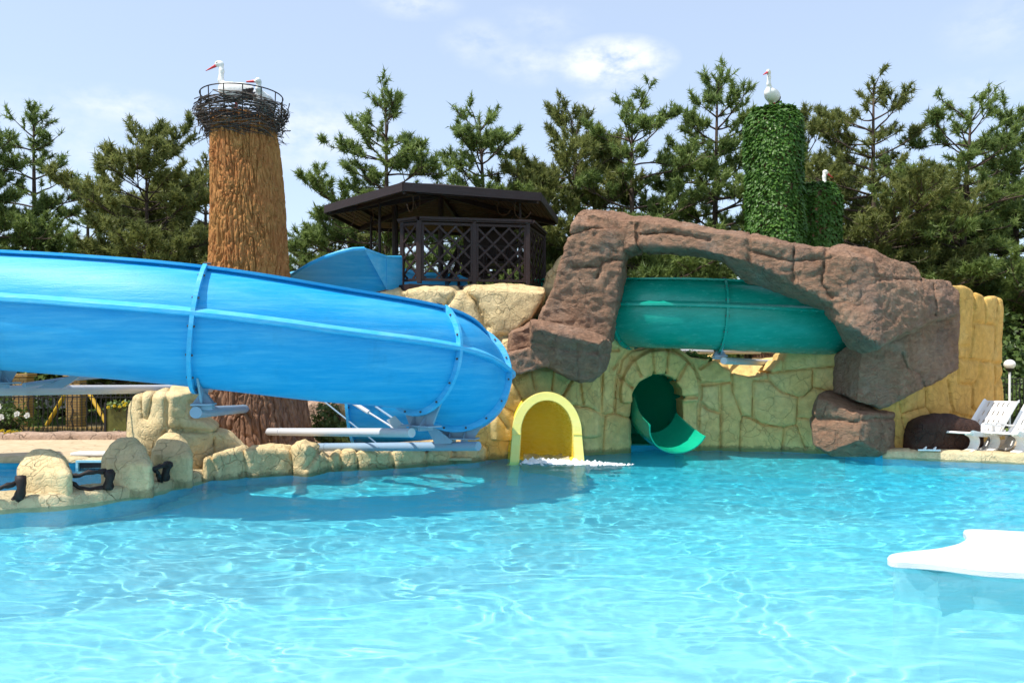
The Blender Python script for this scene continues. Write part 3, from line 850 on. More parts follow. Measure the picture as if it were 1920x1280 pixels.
# left bank
lb = thing('rock_outcrop', 'pale yellow rock outcrop with a hooked top beside the bark column', 'rock outcrop', (-4.6, 13.2, 0))
rock_part('rock', M['stone_light'], lb, carved(
    [(241, 760), (250, 742), (270, 737), (298, 735), (312, 727), (345, 723), (366, 730), (372, 740), (350, 755), (350, 785), (382, 796), (410, 812), (428, 822), (450, 842), (474, 860), (486, 925), (365, 925), (300, 925), (241, 905)],
    [(235, 13.5), (262, 13.05), (313, 12.9), (395, 13.0), (465, 13.4)], 1.3, .032, .09, skew=-.30,
    seams=[[(312, 724), (312, 801), (340, 808), (395, 815), (415, 812)], [(395, 815), (399, 910)], [(266, 740), (269, 785), (278, 787), (287, 735)], [(312, 805), (287, 860)]],
    planes=[((250, 800, .0), (300, 800, .0), (280, 740, .05)), ((312, 760, .0), (372, 760, .30), (312, 800, .0)), ((300, 850, 0.), (460, 850, .12), (380, 800, .08)), ((260, 728, .5), (360, 726, .5), (300, 745, .0))],
    seam_w=.034, seam_d=.085, amps=((1., .05, 2), (5, .016, 3)), seed=50.))
kb = thing('stone_kerb', 'low yellow stone bank along the pool under the slide pipes', 'kerb', (-2.5, 14.4, 0))
rock_part('bank', M['stone_light'], kb, carved(
    [(376, 925), (380, 862), (400, 850), (446, 843), (500, 839), (540, 842), (548, 836), (565, 830), (588, 836), (600, 848), (618, 852), (636, 847), (680, 845), (735, 844), (765, 838), (800, 842), (850, 843), (900, 834), (912, 840), (912, 900), (700, 925)],
    [(390, 12.95), (450, 13.4), (545, 13.8), (575, 13.7), (600, 13.95), (618, 14.4), (720, 14.75), (912, 16.0)], .75, .03, .08, skew=-.15,
    seams=[[(393, 840), (397, 880), (399, 925)], [(452, 830), (459, 870), (462, 925)], [(541, 836), (548, 860), (550, 900)], [(596, 848), (572, 880)], [(612, 845), (616, 900)], [(638, 840), (638, 900)], [(668, 840), (672, 900)], [(735, 838), (738, 900)], [(800, 838), (802, 900)], [(850, 838), (852, 900)]],
    seam_w=.026, seam_d=.07, pillow=.05, amps=((1.1, .025, 2), (5, .018, 3)), seed=55.))

# three squat pillars on the pool divider
def squat(px, base_py, D, wpx, hpx, label, seed, peak):
    x0, x1 = px - wpx / 2, px + wpx / 2; yt = base_py - hpx
    q = 1 - peak
    o = thing('stone_pillar', label, 'pillar', at(px, base_py, D + .3) * [1, 1, 0] + [0, 0, .05], 'squat stone pillars between the pools')
    rock_part('pillar_body', M['stone_light'], o, carved(
        [(x0 + 2, base_py + 8), (x0, yt + hpx * .38), (x0 + wpx * .16, yt + hpx * .12), (x0 + wpx * (.25 + peak * .1), yt + 2), (x0 + wpx * .62, yt), (x1 - wpx * .14, yt + hpx * .17), (x1 - 1, yt + hpx * .45), (x1, base_py + 8)],
        D, .62, .03, .08, skew=(px - CX) / F * .9, planes=[((x0, base_py, .05), (x1, base_py, .0), (px, yt + hpx * .4, .03)), ((x0, yt + hpx * .3, .12), (x1, yt + hpx * .3, .12), (px, yt, .42)), ((x0, base_py, .28), (x0, yt + hpx * .4, .28), (x0 + wpx * .2 * q + 4, base_py, .0))],
        amps=((1.5, .03, 2), (6, .012, 3)), seed=seed))
    return o
squat(79, 948, 10.55, 108, 100, 'squat yellow stone pillar with the widest cracked top', 61., .5)
squat(236, 932, 11.2, 98, 104, 'squat yellow stone pillar with a sunlit flank between the branch rails', 66., .6)
squat(321, 914, 12.1, 78, 96, 'squat yellow stone pillar leaning against the rock outcrop', 71., .9)
# divider under the pillars and the pool rims
def strip(name, pts, width, z0, z1, mat, label, cat, seed=0., side=1):
    """a stone rim following a line: rounded top, rough, cut into stones"""
    P = np.array(pts, float)
    seg = np.hypot(*np.diff(P, axis=0).T); L = np.concatenate([[0], np.cumsum(seg)])
    n = int(L[-1] / .05) + 2
    s_ = np.linspace(0, L[-1], n)
    C = np.stack([np.interp(s_, L, P[:, 0]), np.interp(s_, L, P[:, 1])], 1)
    for _ in range(12): C[1:-1] = .25 * C[:-2] + .5 * C[1:-1] + .25 * C[2:]
    T = np.gradient(C, axis=0); T /= np.linalg.norm(T, axis=1)[:, None]
    Nn = np.stack([-T[:, 1], T[:, 0]], 1) * side
    prof = [(-.05, z0), (-.05, z1 - .05), (-.03, z1 - .02), (.05, z1), (.25 * width, z1 + .004), (.5 * width, z1 + .006), (.75 * width, z1 + .004), (width - .03, z1), (width, z1 - .03), (width, z0)]
    V = []; cut = np.abs((s_ / .62 + .2 * np.sin(s_ * 3)) % 1 - .5) * .62
    g = np.exp(-((.31 - cut) / .02) ** 2) * .02
    for (o_, z) in prof:
        q = C + Nn * o_
        V.append(np.stack([q[:, 0], q[:, 1], np.full(n, z) - (g if z > z0 + .01 else 0)], 1))
    V = np.stack(V, 1).reshape(-1, 3); k = len(prof)
    i = (np.arange(n - 1)[:, None] * k + np.arange(k - 1)[None]).ravel()
    Q = np.stack([i, i + k, i + k + 1, i + 1], 1)
    if side < 0: Q = Q[:, ::-1]
    V = roughen(V, Q, ((2.5, .016, 2), (9, .010, 2)), seed)
    o = link_mesh(name, V, Q, mat, None, (C[0][0], C[0][1], 0), smooth=True)
    return props(o, label, cat)
strip('pool_kerb', [(-8.6, 9.35), wl(0, 955), wl(130, 947), wl(200, 938), wl(280, 925), wl(345, 908), wl(372, 900), (-4.6, 13.4)], .62, -.3, .15, M['coping'], 'worn stone kerb dividing the two pools, carrying the squat pillars', 'kerb', 3., 1)
strip('pool_kerb', [wl(1655, 856), wl(1780, 861), wl(1920, 867), (11.5, 14.3), (14, 13.5)], .36, -.3, .15, M['coping'], 'sunlit stone kerb in front of the white loungers', 'kerb', 9., 1)
strip('pool_kerb', [(-5.0, 14.66), (-8, 14.71), (-16, 14.56)], .3, .075, .16, M['coping'], 'stone kerb on the far side of the wading pool', 'kerb', 14., -1)
strip('planting_kerb', [(-4.9, 18.9), (-9, 18.9), (-16, 18.8)], .35, .05, .27, M['pink_rock'], 'low reddish stone edging of the flower bed by the iron fence', 'kerb', 19., -1)
# loose rocks and bank behind the blue slide
for (o_, D, sd, lab) in [([(566, 850), (560, 770), (585, 742), (625, 748), (648, 770), (650, 850)], 18.2, 81., 'pinkish rock behind the bark column base'),
                         ([(636, 850), (634, 760), (655, 752), (680, 764), (690, 850)], 17.2, 84., 'pinkish and yellow rock beside the dark slide end')]:
    b_ = thing('rock', lab, 'rock', at(o_[0][0] + 40, 840, D + .3) * [1, 1, 0] + [0, 0, .1])
    rock_part('stone', M['pink_rock' if sd < 83 else 'stone_light'], b_, carved(o_, D, .8, .05, .15, amps=((1.6, .10, 2), (4, .04, 2)), seed=sd))
pb = thing('rock', 'pale rock in the gap between railing and rock pillar', 'rock', at(1040, 545, 18.6) * [1, 1, 1])
rock_part('stone', M['stone_light'], pb, carved([(1018, 540), (1022, 510), (1050, 480), (1075, 470), (1080, 560), (1030, 580)], 18.4, .8, .05, .12, amps=((1.6, .08, 2), (4, .03, 2)), seed=88.))
# ------------------------------------------------------------------ water slides
def catmull(P, step=.12):
    P = np.array(P, float); out = []
    Q = np.concatenate([[2 * P[0] - P[1]], P, [2 * P[-1] - P[-2]]])
    for i in range(len(P) - 1):
        p0, p1, p2, p3 = Q[i:i + 4]
        n = 24
        for k in range(n):
            t = k / n
            out.append(.5 * ((2 * p1) + (-p0 + p2) * t + (2 * p0 - 5 * p1 + 4 * p2 - p3) * t * t + (-p0 + 3 * p1 - 3 * p2 + p3) * t ** 3))
    out.append(P[-1]); out = np.array(out)
    L = np.concatenate([[0], np.cumsum(np.linalg.norm(np.diff(out, axis=0), axis=1))])
    s_ = np.arange(0, L[-1], step)
    return np.stack([np.interp(s_, L, out[:, k]) for k in range(3)], 1)
def frames(C):
    T = np.gradient(C, axis=0); T /= np.linalg.norm(T, axis=1)[:, None]
    h = np.stack([T[:, 1], -T[:, 0], 0 * T[:, 0]], 1); h /= np.linalg.norm(h, axis=1)[:, None]     # outward (right of travel)
    up = np.cross(h, T)
    return T, h, up
def circ(ang, r): return r * math.cos(ang), r * math.sin(ang)
class Flume:
    """a fibreglass channel: round section open at the top, with rim lips, side ribs and bolted joint flanges"""
    def __init__(s, path, Rr, a_out, a_in, mats, thick=.03, rib=R(8)):
        s.C = catmull(path); s.T, s.h, s.u = frames(s.C); s.R = Rr
        s.a0, s.a1, s.m, s.th, s.rib = a_out, a_in, mats, thick, rib
    def idx(s, px):                        # station whose centre is nearest a photo column, on the near run
        c = s.C; p = CX + F * c[:, 0] / c[:, 1]
        ok = np.argsort(np.abs(p - px) + (c[:, 1] > c[:, 1].min() + 3.2) * 1e4)
        return int(ok[0])
    def prof(s, i, pts):
        P = np.array(pts)
        return s.C[i] + P[:, :1] * s.h[i] + P[:, 1:2] * s.u[i]
    def sweep(s, i0, i1, loop, name, mat, parent, smooth='auto'):
        mb = MB(); V = np.concatenate([s.prof(i, loop) for i in range(i0, i1 + 1)]); k = len(loop); n = i1 - i0 + 1
        Fc = [(i * k + j, (i + 1) * k + j, (i + 1) * k + (j + 1) % k, i * k + (j + 1) % k) for i in range(n - 1) for j in range(k)]
        Fc += [tuple(range(k)), tuple(range((n - 1) * k + k - 1, (n - 1) * k - 1, -1))]
        mb.add(V, Fc)
        return mb.build(name, mat, parent, smooth=smooth)
    def shell_loop(s):
        n = 34
        an = np.linspace(s.a0, s.a1, n)
        lo = [circ(a, s.R) for a in an]
        # rim lip on each top edge, turned outward
        lo0 = (lo[0][0] + .075, lo[0][1] + .01), (lo[0][0] + .075, lo[0][1] + .045)
        lo1 = (lo[-1][0] - .075, lo[-1][1] + .01), (lo[-1][0] - .075, lo[-1][1] + .045)
        inn = [circ(a, s.R - s.th) for a in an[::-1]]
        inn[0] = (inn[0][0], inn[0][1] + .045); inn[-1] = (inn[-1][0], inn[-1][1] + .045)
        return [lo0[1], lo0[0]] + lo + [lo1[0], lo1[1]] + inn
    def section(s, i0, i1, parent, ribs=True):
        o = s.sweep(i0, i1, s.shell_loop(), 'channel_section', s.m[0], parent)
        if ribs:
            for sgn in (0, 1):
                a = s.rib if sgn == 0 else math.pi - s.rib
                c, d = circ(a, s.R), circ(a + (.0), s.R + .075)
                sx = 1 if sgn == 0 else -1
                lp = [(c[0] - .01 * sx, c[1] + .085), (d[0] - .02 * sx, c[1] + .055), (d[0] + .012 * sx, c[1] + .03), (d[0] + .012 * sx, c[1] - .012), (d[0], c[1] - .024), (c[0] - .01 * sx, c[1] - .034)]
                if sgn: lp = lp[::-1]
                s.sweep(i0, i1, lp, 'side_rib', s.m[1], o)
        return o
    def flange(s, i, parent, w=.085, t=.05):
        n = 30; an = np.linspace(s.a0 - .03, s.a1 + .03, n)
        mb = MB(); P = []
        for a in an:
            for r in (s.R - .004, s.R + w):
                x, z = circ(a, r)
                for e in (-t / 2, t / 2):
                    P.append(s.C[i] + x * s.h[i] + z * s.u[i] + e * s.T[i])
        Fc = []
        for j in range(n - 1):
            b, c = j * 4, j * 4 + 4
            Fc += [(b, b + 1, c + 1, c), (b + 2, c + 2, c + 3, b + 3), (b, c, c + 2, b + 2), (b + 1, b + 3, c + 3, c + 1)]
        Fc += [(0, 2, 3, 1), (n * 4 - 4, n * 4 - 3, n * 4 - 1, n * 4 - 2)]
        mb.add(P, Fc, 0)
        for a in np.linspace(s.a0 + .15, s.a1 - .15, 13):       # bolt heads along the joint
            x, z = circ(a, s.R + w * .5)
            p = s.C[i] + x * s.h[i] + z * s.u[i]
            mb.tube([p - s.T[i] * (t / 2 + .018), p + s.T[i] * (t / 2 + .018)], .016, 6, True, 1)
        return mb.build('joint_flange', [s.m[1], M['bolt']], parent, smooth='auto')
def saddle(fl, i, zb, parent, half=.34, mat='pipe_blue', t=.025):
    """cradle plate under a flume joint, down to zb, with gussets and base plate"""
    mb = MB(); c = fl.C[i]; h = fl.h[i] * [1, 1, 0]; h = h / np.linalg.norm(h); up = np.array([0, 0, 1.]); T = np.cross(up, h)
    dz = zb - c[2]
    arc = [circ(a, fl.R + .012) for a in np.linspace(R(-58), R(-122), 12)]
    poly = [(half * .62, dz + .02), (arc[0][0] + .03, arc[0][1] + .02)] + arc + [(arc[-1][0] - .03, arc[-1][1] + .02), (-half * .62, dz + .02)]
    mb.prism(poly[::-1], h, up, T, c + T * .0, t)
    for x in (-half * .28, half * .28):
        mb.prism([(-.13, dz + .02), (.13, dz + .02), (0, dz + .20)], T, up, h, c + h * x, .014)
    mb.box(c + up * (dz + .012), (half * 1.5, .26, .022), np.stack([h, T, up], 1))
    for x in (-.10, .10):
        mb.box(c + up * (dz - .03) + h * x, (.05, .24, .05), np.stack([h, T, up], 1))
    return mb.build('saddle_bracket', M[mat], parent)

BL = Flume([(-10.9, 15.0, 2.80), (-9.3, 12.7, 2.70), (-7.2, 11.35, 2.50), (-5.3, 10.95, 2.36), (-3.9, 10.95, 2.225), (-2.6, 11.5, 2.04), (-1.3, 12.55, 1.85), (-.86, 13.35, 1.57), (-.84, 14.1, 1.42), (-1.15, 14.85, 1.28), (-1.75, 15.35, 1.18),
            (-2.35, 15.55, 1.12), (-2.95, 15.58, 1.08)], .785, R(63), R(-216), (M['blue'], M['blue_rib']))
bs = thing('water_slide', 'big faded blue open water slide curving round the bark column', 'water slide', (-5.1, 15.9, .1))
i1, i2, i3 = BL.idx(388), BL.idx(795), BL.idx(862)
i3 = int(np.argmin(np.hypot(BL.C[:, 0] + .80, BL.C[:, 1] - 13.35)))
i2 = int(np.argmin(np.hypot(BL.C[:, 0] + 1.3, BL.C[:, 1] - 12.55)))
i0 = int(np.argmin(np.hypot(BL.C[:, 0] + 6.75, BL.C[:, 1] - 11.25)))
nB = len(BL.C) - 1
for a, b in ((0, i0), (i0, i1), (i1, i2), (i2, i3), (i3, nB)):
    BL.section(a, b, bs)
for i in (i0, i1, i2, i3):
    BL.flange(i, bs)
BL.flange(nB, bs)

# upper run of the blue slide leaving the platform
def loft(name, A, B, mat, parent, thick=.04, rim=True):
    """a curved fibreglass wall between a lower line A and an upper line B, with thickness and a rim"""
    A, B = np.array(A), np.array(B); n = len(A); m = 9
    rows = []
    for k in range(m):
        t = k / (m - 1)
        q = A * (1 - t) + B * t
        rows.append(q)
    Vf = np.stack(rows, 1)                                   # n, m, 3
    # belly the wall away from the camera between its two edges
    belly = np.sin(np.linspace(0, np.pi, m))[None, :, None] * np.array([0, .16, 0.])
    Vf = Vf + belly
    back = Vf + np.array([.0, thick, 0])
    V = np.concatenate([Vf.reshape(-1, 3), back.reshape(-1, 3)]); N = n * m
    Fc = []
    for i in range(n - 1):
        for j in range(m - 1):
            a = i * m + j; b = (i + 1) * m + j
            Fc += [(a, b, b + 1, a + 1), (N + a, N + a + 1, N + b + 1, N + b)]
        a = i * m; b = a + m
        Fc += [(a, N + a, N + b, b), (a + m - 1, b + m - 1, N + b + m - 1, N + a + m - 1)]
    for j in range(m - 1):
        a = j; Fc.append((a, a + 1, N + a + 1, N + a)); a = (n - 1) * m + j; Fc.append((a, N + a, N + a + 1, a + 1))
    mb = MB(); mb.add(V, Fc)
    if rim: mb.tube(B + np.array([0, -.02, .0]), .045, 8)
    return mb.build(name, mat, parent, smooth='auto')
topl = [(500, 548, 18.3), (520, 535, 17.8), (540, 522, 17.4), (560, 509, 17.0), (585, 494, 16.7), (612, 482, 16.5), (640, 473, 16.4), (662, 468, 16.4), (683, 467, 16.5)]
botl = [(500, 590, 18.7), (520, 585, 18.4), (540, 580, 18.1), (565, 575, 17.8), (595, 570, 17.6), (630, 563, 17.45), (665, 556, 17.4), (698, 549, 17.4), (725, 542, 17.5)]
loft('upper_wall', [at(*p) for p in botl], [at(*p) for p in topl], M['blue'], bs)
# straight entry beside the platform
mb = MB()
tri = [at(683, 467, 16.5), at(725, 482, 17.45), at(752, 482, 17.75), at(752, 545, 17.75), at(725, 543, 17.5)]
V = tri + [p + np.array([.02, .05, 0]) for p in tri]
mb.add(V, [(0, 4, 3, 2, 1), (5, 6, 7, 8, 9)] + [(i, (i + 1) % 5, 5 + (i + 1) % 5, 5 + i) for i in range(5)])
mb.tube([at(683, 467, 16.5), at(725, 482, 17.45), at(752, 482, 17.75)], .03, 8)
mb.bar(at(725, 482, 17.42), at(725, 543, 17.47), .03, .012)
mb.build('entry_wall', M['blue_rib'], bs, smooth='auto')
# far wall and start basin seen through the lattice
farw = [(520, 520, 20.5), (600, 500, 20.2), (680, 498, 20.0), (752, 505, 19.6), (790, 514, 19.4), (830, 515, 19.3), (862, 519, 19.2), (876, 526, 19.1)]
loft('upper_wall', [at(p[0], p[1] + 40, p[2]) for p in farw], [at(*p) for p in farw], M['blue_rib'], bs)

# steel carrying the blue slide
def support(label, pts, r, ring=None, zb=None, half=.34, mat='pipe', extra=None):
    o = thing('slide_support', label, 'support', pts[0], 'steel arms carrying the blue slide')
    mb = MB(); mb.tube(pts, r, 18)
    d = np.array(pts[-1]) - np.array(pts[0]); d /= np.linalg.norm(d)
    p0 = np.array(pts[0]) + d * .55
    mb.tube([p0 - d * .012, p0 + d * .012], r + .006, 18)
    mb.build('pipe', M[mat], o, smooth='auto')
    if ring is not None: saddle(BL, ring, zb, o, half)
    if extra: extra(o)
    return o
def rods(o):
    mb = MB(); p, q = at(735, 800, 13.2), at(610, 722, 14.6)
    mb.tube([p, q], .016, 8); a = p + (q - p) * .32; b = p + (q - p) * .62
    mb.tube([a, b], .035, 10)
    mb.tube([at(770, 812, 12.7), at(735, 800, 13.2)], .03, 8)
    mb.build('turnbuckle_rod', M['pipe'], o)
    mb = MB(); n_ = np.array([0, -1, 0.])
    mb.prism([(-.11, .06), (.02, .13), (.12, .02), (.30, -.16), (.10, -.16)], (1, 0, 0), (0, 0, 1), (0, 1, 0), at(738, 795, 13.0), .02)
    mb.build('gusset_plate', M['pipe'], o)
def rods2(o):
    mb = MB(); mb.tube([at(570, 722, 15.2), at(690, 818, 14.6), at(705, 830, 14.6)], .014, 8)
    mb.tube([at(690, 752, 15.1), at(760, 800, 13.6)], .02, 8)
    mb.build('tie_rod', M['pipe_blue'], o)
    mb = MB()
    mb.prism([(-.14, .14), (-.04, .20), (.26, -.04), (.22, -.08), (-.02, -.08)], (1, 0, 0), (0, 0, 1), (0, 1, 0), at(818, 822, 13.3), .02)
    mb.build('gusset_plate', M['pipe_blue'], o)
def rods0(o):
    mb = MB(); mb.tube([at(45, 722, 11.6), at(130, 710, 12.4), at(350, 692, 14.6)], .034, 12)
    mb.build('brace', M['pipe_blue'], o, smooth='auto')
    mb = MB(); mb.prism([(-.28, -.10), (.1, -.10), (.34, .06), (.30, .12), (.08, .02)], (1, 0, 0), (0, 0, 1), (0, 1, 0), at(105, 714, 12.1), .05)
    mb.build('gusset_plate', M['pipe_blue'], o)
support('white topped steel arm from the bark column to the second slide joint', [at(500, 809, 15.75), at(772, 811, 12.35)], .068, i2, at(770, 806, 12.5)[2] + .05, .42, 'pipe', rods)
support('lowest steel arm, just above the stone bank, to the slide end joint', [at(575, 838, 15.6), at(897, 836, 13.05)], .072, i3, at(880, 830, 13.3)[2] + .05, .42, 'pipe_blue', rods2)
support('short stubby steel arm pointing at the camera beside the rock outcrop', [at(462, 766, 15.8), at(367, 773, 10.75)], .074, i1, at(368, 767, 10.9)[2] + .05, .26, 'pipe_blue')
support('long horizontal steel arm passing above the iron fence to the frame edge', [at(395, 728, 15.7), at(-90, 733, 11.0)], .072, i0, at(40, 725, 11.4)[2] + .04, .40, 'pipe', rods0)

# ------------------------------------------------------------------ green slide
GR = Flume([(.7, 20.8, 3.15), (1.45, 18.9, 3.02), (2.55, 17.75, 2.87), (3.4, 17.4, 2.83), (4.3, 17.3, 2.79), (5.4, 17.35, 2.74), (6.6, 17.65, 2.70), (7.8, 18.6, 2.6)], .735, R(58), R(-216), (M['green'], M['green']))
gs = thing('water_slide', 'sea green water slide under the rock arch, ending in a chute in the wall', 'water slide', (3.6, 18.0, .1))
g1 = int(np.argmin(np.hypot(GR.C[:, 0] - 2.55, GR.C[:, 1] - 17.75))); g2 = int(np.argmin(np.abs(GR.C[:, 0] - 4.25) + np.abs(GR.C[:, 1] - 17.3)))
for a, b in ((0, g1), (g1, g2), (g2, len(GR.C) - 1)):
    GR.section(a, b, gs)
for i in (g1, g2): GR.flange(i, gs, .06, .045)
# its exit chute
def chute(path, prof_fn, name, mat, parent, thick=.035):
    C = catmull(path, .1); T, h, u = frames(C); n = len(C)
    rows_o, rows_i = [], []
    for i in range(n):
        P = np.array(prof_fn(i / (n - 1)))
        ctr = P.mean(0)
        rows_o.append(C[i] + P[:, :1] * h[i] + P[:, 1:2] * u[i])
        d = ctr - P; d /= np.linalg.norm(d, axis=1)[:, None]
        Pi = P + d * thick
        rows_i.append(C[i] + Pi[:, :1] * h[i] + Pi[:, 1:2] * u[i])
    k = len(rows_o[0]); V = np.concatenate([np.concatenate(rows_o), np.concatenate(rows_i)]); N = n * k
    Fc = []
    for i in range(n - 1):
        for j in range(k - 1):
            a = i * k + j; b = a + k
            Fc += [(a, b, b + 1, a + 1), (N + a, N + a + 1, N + b + 1, N + b)]
        for j in (0, k - 1):
            a = i * k + j; b = a + k
            Fc.append((a, N + a, N + b, b) if j == 0 else (a, b, N + b, N + a))
    for i, fl in ((0, 0), (n - 1, 1)):
        for j in range(k - 1):
            a = i * k + j
            Fc.append((a, a + 1, N + a + 1, N + a) if fl == 0 else (a, N + a, N + a + 1, a + 1))
    mb = MB(); mb.add(V, Fc)
    return mb.build(name, mat, parent, smooth='auto')
def tube_prof(t):
    P = [(-.615, -.95)] + [(.615 * math.cos(a), .02 + .60 * math.sin(a)) for a in np.linspace(R(180), R(0), 28)] + [(.615, -.95)]
    P = P + [P[0]]
    return [(x * (1 - .04 * t), z) for x, z in P[::-1]]
gc = at(1231, 752, 18.4)
chute([(gc[0] - .02, 18.28, gc[2]), (gc[0], 18.55, gc[2] + .02), (gc[0] - .15, 18.95, gc[2] + .06), (gc[0] - .6, 19.35, gc[2] + .12), (gc[0] - 1.4, 19.5, gc[2] + .2), (gc[0] - 2.2, 19.4, gc[2] + .25)], lambda t: [(-x, z) for x, z in tube_prof(t)], 'exit_tube', M['green_dark'], gs)
gc = at(1231, 776, 18.4)
# flared lip: open half pipe turning to the right
def lip_prof(t):
    a0 = R(38 - 30 * t); a1 = R(-172 + 14 * t)
    return [((.56 + .10 * t) * math.cos(a), .54 * math.sin(a)) for a in np.linspace(a0, a1, 28)]
chute([(gc[0] - .10, 18.3, .80), (gc[0] - .03, 17.9, .70), (gc[0] + .03, 17.5, .63), (gc[0] + .10, 17.15, .58), (gc[0] + .19, 16.85, .54)], lip_prof, 'exit_lip', M['green_bright'], gs)

# its steel
o = thing('slide_support', 'steel bracket and pipe under the green slide joint, above the wall dip', 'support', at(1480, 684, 19.0))
mb = MB(); mb.tube([at(1357, 676, 17.0), at(1480, 682, 20.5)], .07, 16); mb.build('pipe', M['pipe'], o, smooth='auto')
saddle(GR, g2, at(1357, 670, 17.3)[2] + .02, o, .24)
for lab, a, b in (('upper of two level pipes behind the stone ring under the green slide', (1262, 646, 19.2), (1420, 648, 20.2)), ('lower of two level pipes behind the stone ring under the green slide', (1262, 659, 18.9), (1425, 659, 20.0))):
    o = thing('slide_support', lab, 'support', at(*a))
    mb = MB(); mb.tube([at(*a), at(*b)], .055, 14); mb.build('pipe', M['pipe'], o, smooth='auto')

# ------------------------------------------------------------------ yellow slide mouth
ys = thing('water_slide', 'yellow tube water slide pouring into the pool through the wall', 'water slide', at(1028, 862, 15.9) * [1, 1, 0])
def ypts(s_=1.0, dx=0., half=True):
    """opening outline in metres: straight lower legs splaying outwards, round top"""
    n = 28; pts = []
    for a in np.linspace(0, math.pi, n): pts.append((-.52 * math.cos(a) * s_, .52 + .70 * math.sin(a) * s_))
    return pts
yc = at(1026, 866, 15.45)
def yprof(t, grow=0.):
    w = .47 + grow; top = .64 + grow; base = -.42
    P = [(-w - .07, base), (-w - .04, base + .25)]
    for a in np.linspace(R(182), R(-2), 26): P.append((w * math.cos(a), .52 + top * .92 * math.sin(a)))
    P += [(w + .04, base + .25), (w + .07, base)]
    return P
def ext(path, name, prof, mat):
    C = np.array(path, float); k = len(prof); V = []
    for c, sx, in path2:
        pass
P0 = np.array(yprof(0)); k = len(P0)
def ring_rows(y, P, cx_, cz_): return np.stack([cx_ + P[:, 0], np.full(len(P), y), cz_ + P[:, 1]], 1)
mb = MB()
inner = np.array(yprof(0)); outer = np.array(yprof(0, .17)); outer[0] = inner[0] + (-.20, 0); outer[1] = inner[1] + (-.185, 0); outer[-1] = inner[-1] + (.20, 0); outer[-2] = inner[-2] + (.185, 0)
def tilt(P, y): return np.stack([yc[0] + P[:, 0] + .0 * P[:, 1], y + .10 * (P[:, 1] - .2), yc[2] + P[:, 1]], 1)
rows = [tilt(outer, 15.72), tilt(outer, 15.50), tilt(outer * [.985, .99] + [0, .004], 15.47), tilt(inner * [1.03, 1.01], 15.47), tilt(inner, 15.50), tilt(inner, 15.72)]
V = np.concatenate(rows); n = len(rows)
Fc = [(i * k + j, i * k + j + 1, (i + 1) * k + j + 1, (i + 1) * k + j) for i in range(n - 1) for j in range(k - 1)]
mb.add(V, Fc)
mb.build('rim', M['yellow_rim'], ys, smooth='auto')
mb = MB()
for sx, iA, iB in ((-1, 1, 2), (1, k - 2, k - 3)):          # the joint line across each leg of the rim
    a, b = tilt(inner[[iB]], 15.462)[0], tilt(outer[[iB]], 15.462)[0]
    mb = MB(); mb.bar(a, b, .012, .008); mb.build('rim_joint', M['yellow'], ys)
pass
# tube behind, curving to the left
path_y = [(0, 15.7, 0), (-.04, 15.95, .0), (-.16, 16.3, .02), (-.44, 16.6, .05), (-.95, 16.78, .08)]
rows = []
for (dx, y, dz) in path_y:
    rows.append(np.stack([yc[0] + dx + inner[:, 0], np.full(k, y) + .10 * (inner[:, 1] - .2) * (y < 15.9), yc[2] + dz + inner[:, 1]], 1))
rows2 = [r + np.array([0, .0, .0]) for r in rows]
V = np.concatenate(rows); n = len(rows)
Fc = [(i * k + j, (i + 1) * k + j, (i + 1) * k + j + 1, i * k + j + 1) for i in range(n - 1) for j in range(k - 1)]
fl0 = len(V)
floor = []
for (dx, y, dz) in path_y:
    w_ = .54
    for q in np.linspace(-1, 1, 9): floor.append((yc[0] + dx + q * w_, y, yc[2] + dz - .02 + .12 * q * q - .06 + (0.05 if y > 15.8 else 0)))
V = np.concatenate([V, np.array(floor)])
Fc += [(fl0 + i * 9 + j, fl0 + i * 9 + j + 1, fl0 + (i + 1) * 9 + j + 1, fl0 + (i + 1) * 9 + j) for i in range(n - 1) for j in range(8)]
e = len(V); V = np.concatenate([V, [np.array([yc[0] - 1.05, 16.8, yc[2] + .6])]])
Fc += [((n - 1) * k + j, e, (n - 1) * k + j + 1) for j in range(k - 1)]
mb = MB(); mb.add(V, Fc); mb.build('tube', M['yellow'], ys, smooth=True)
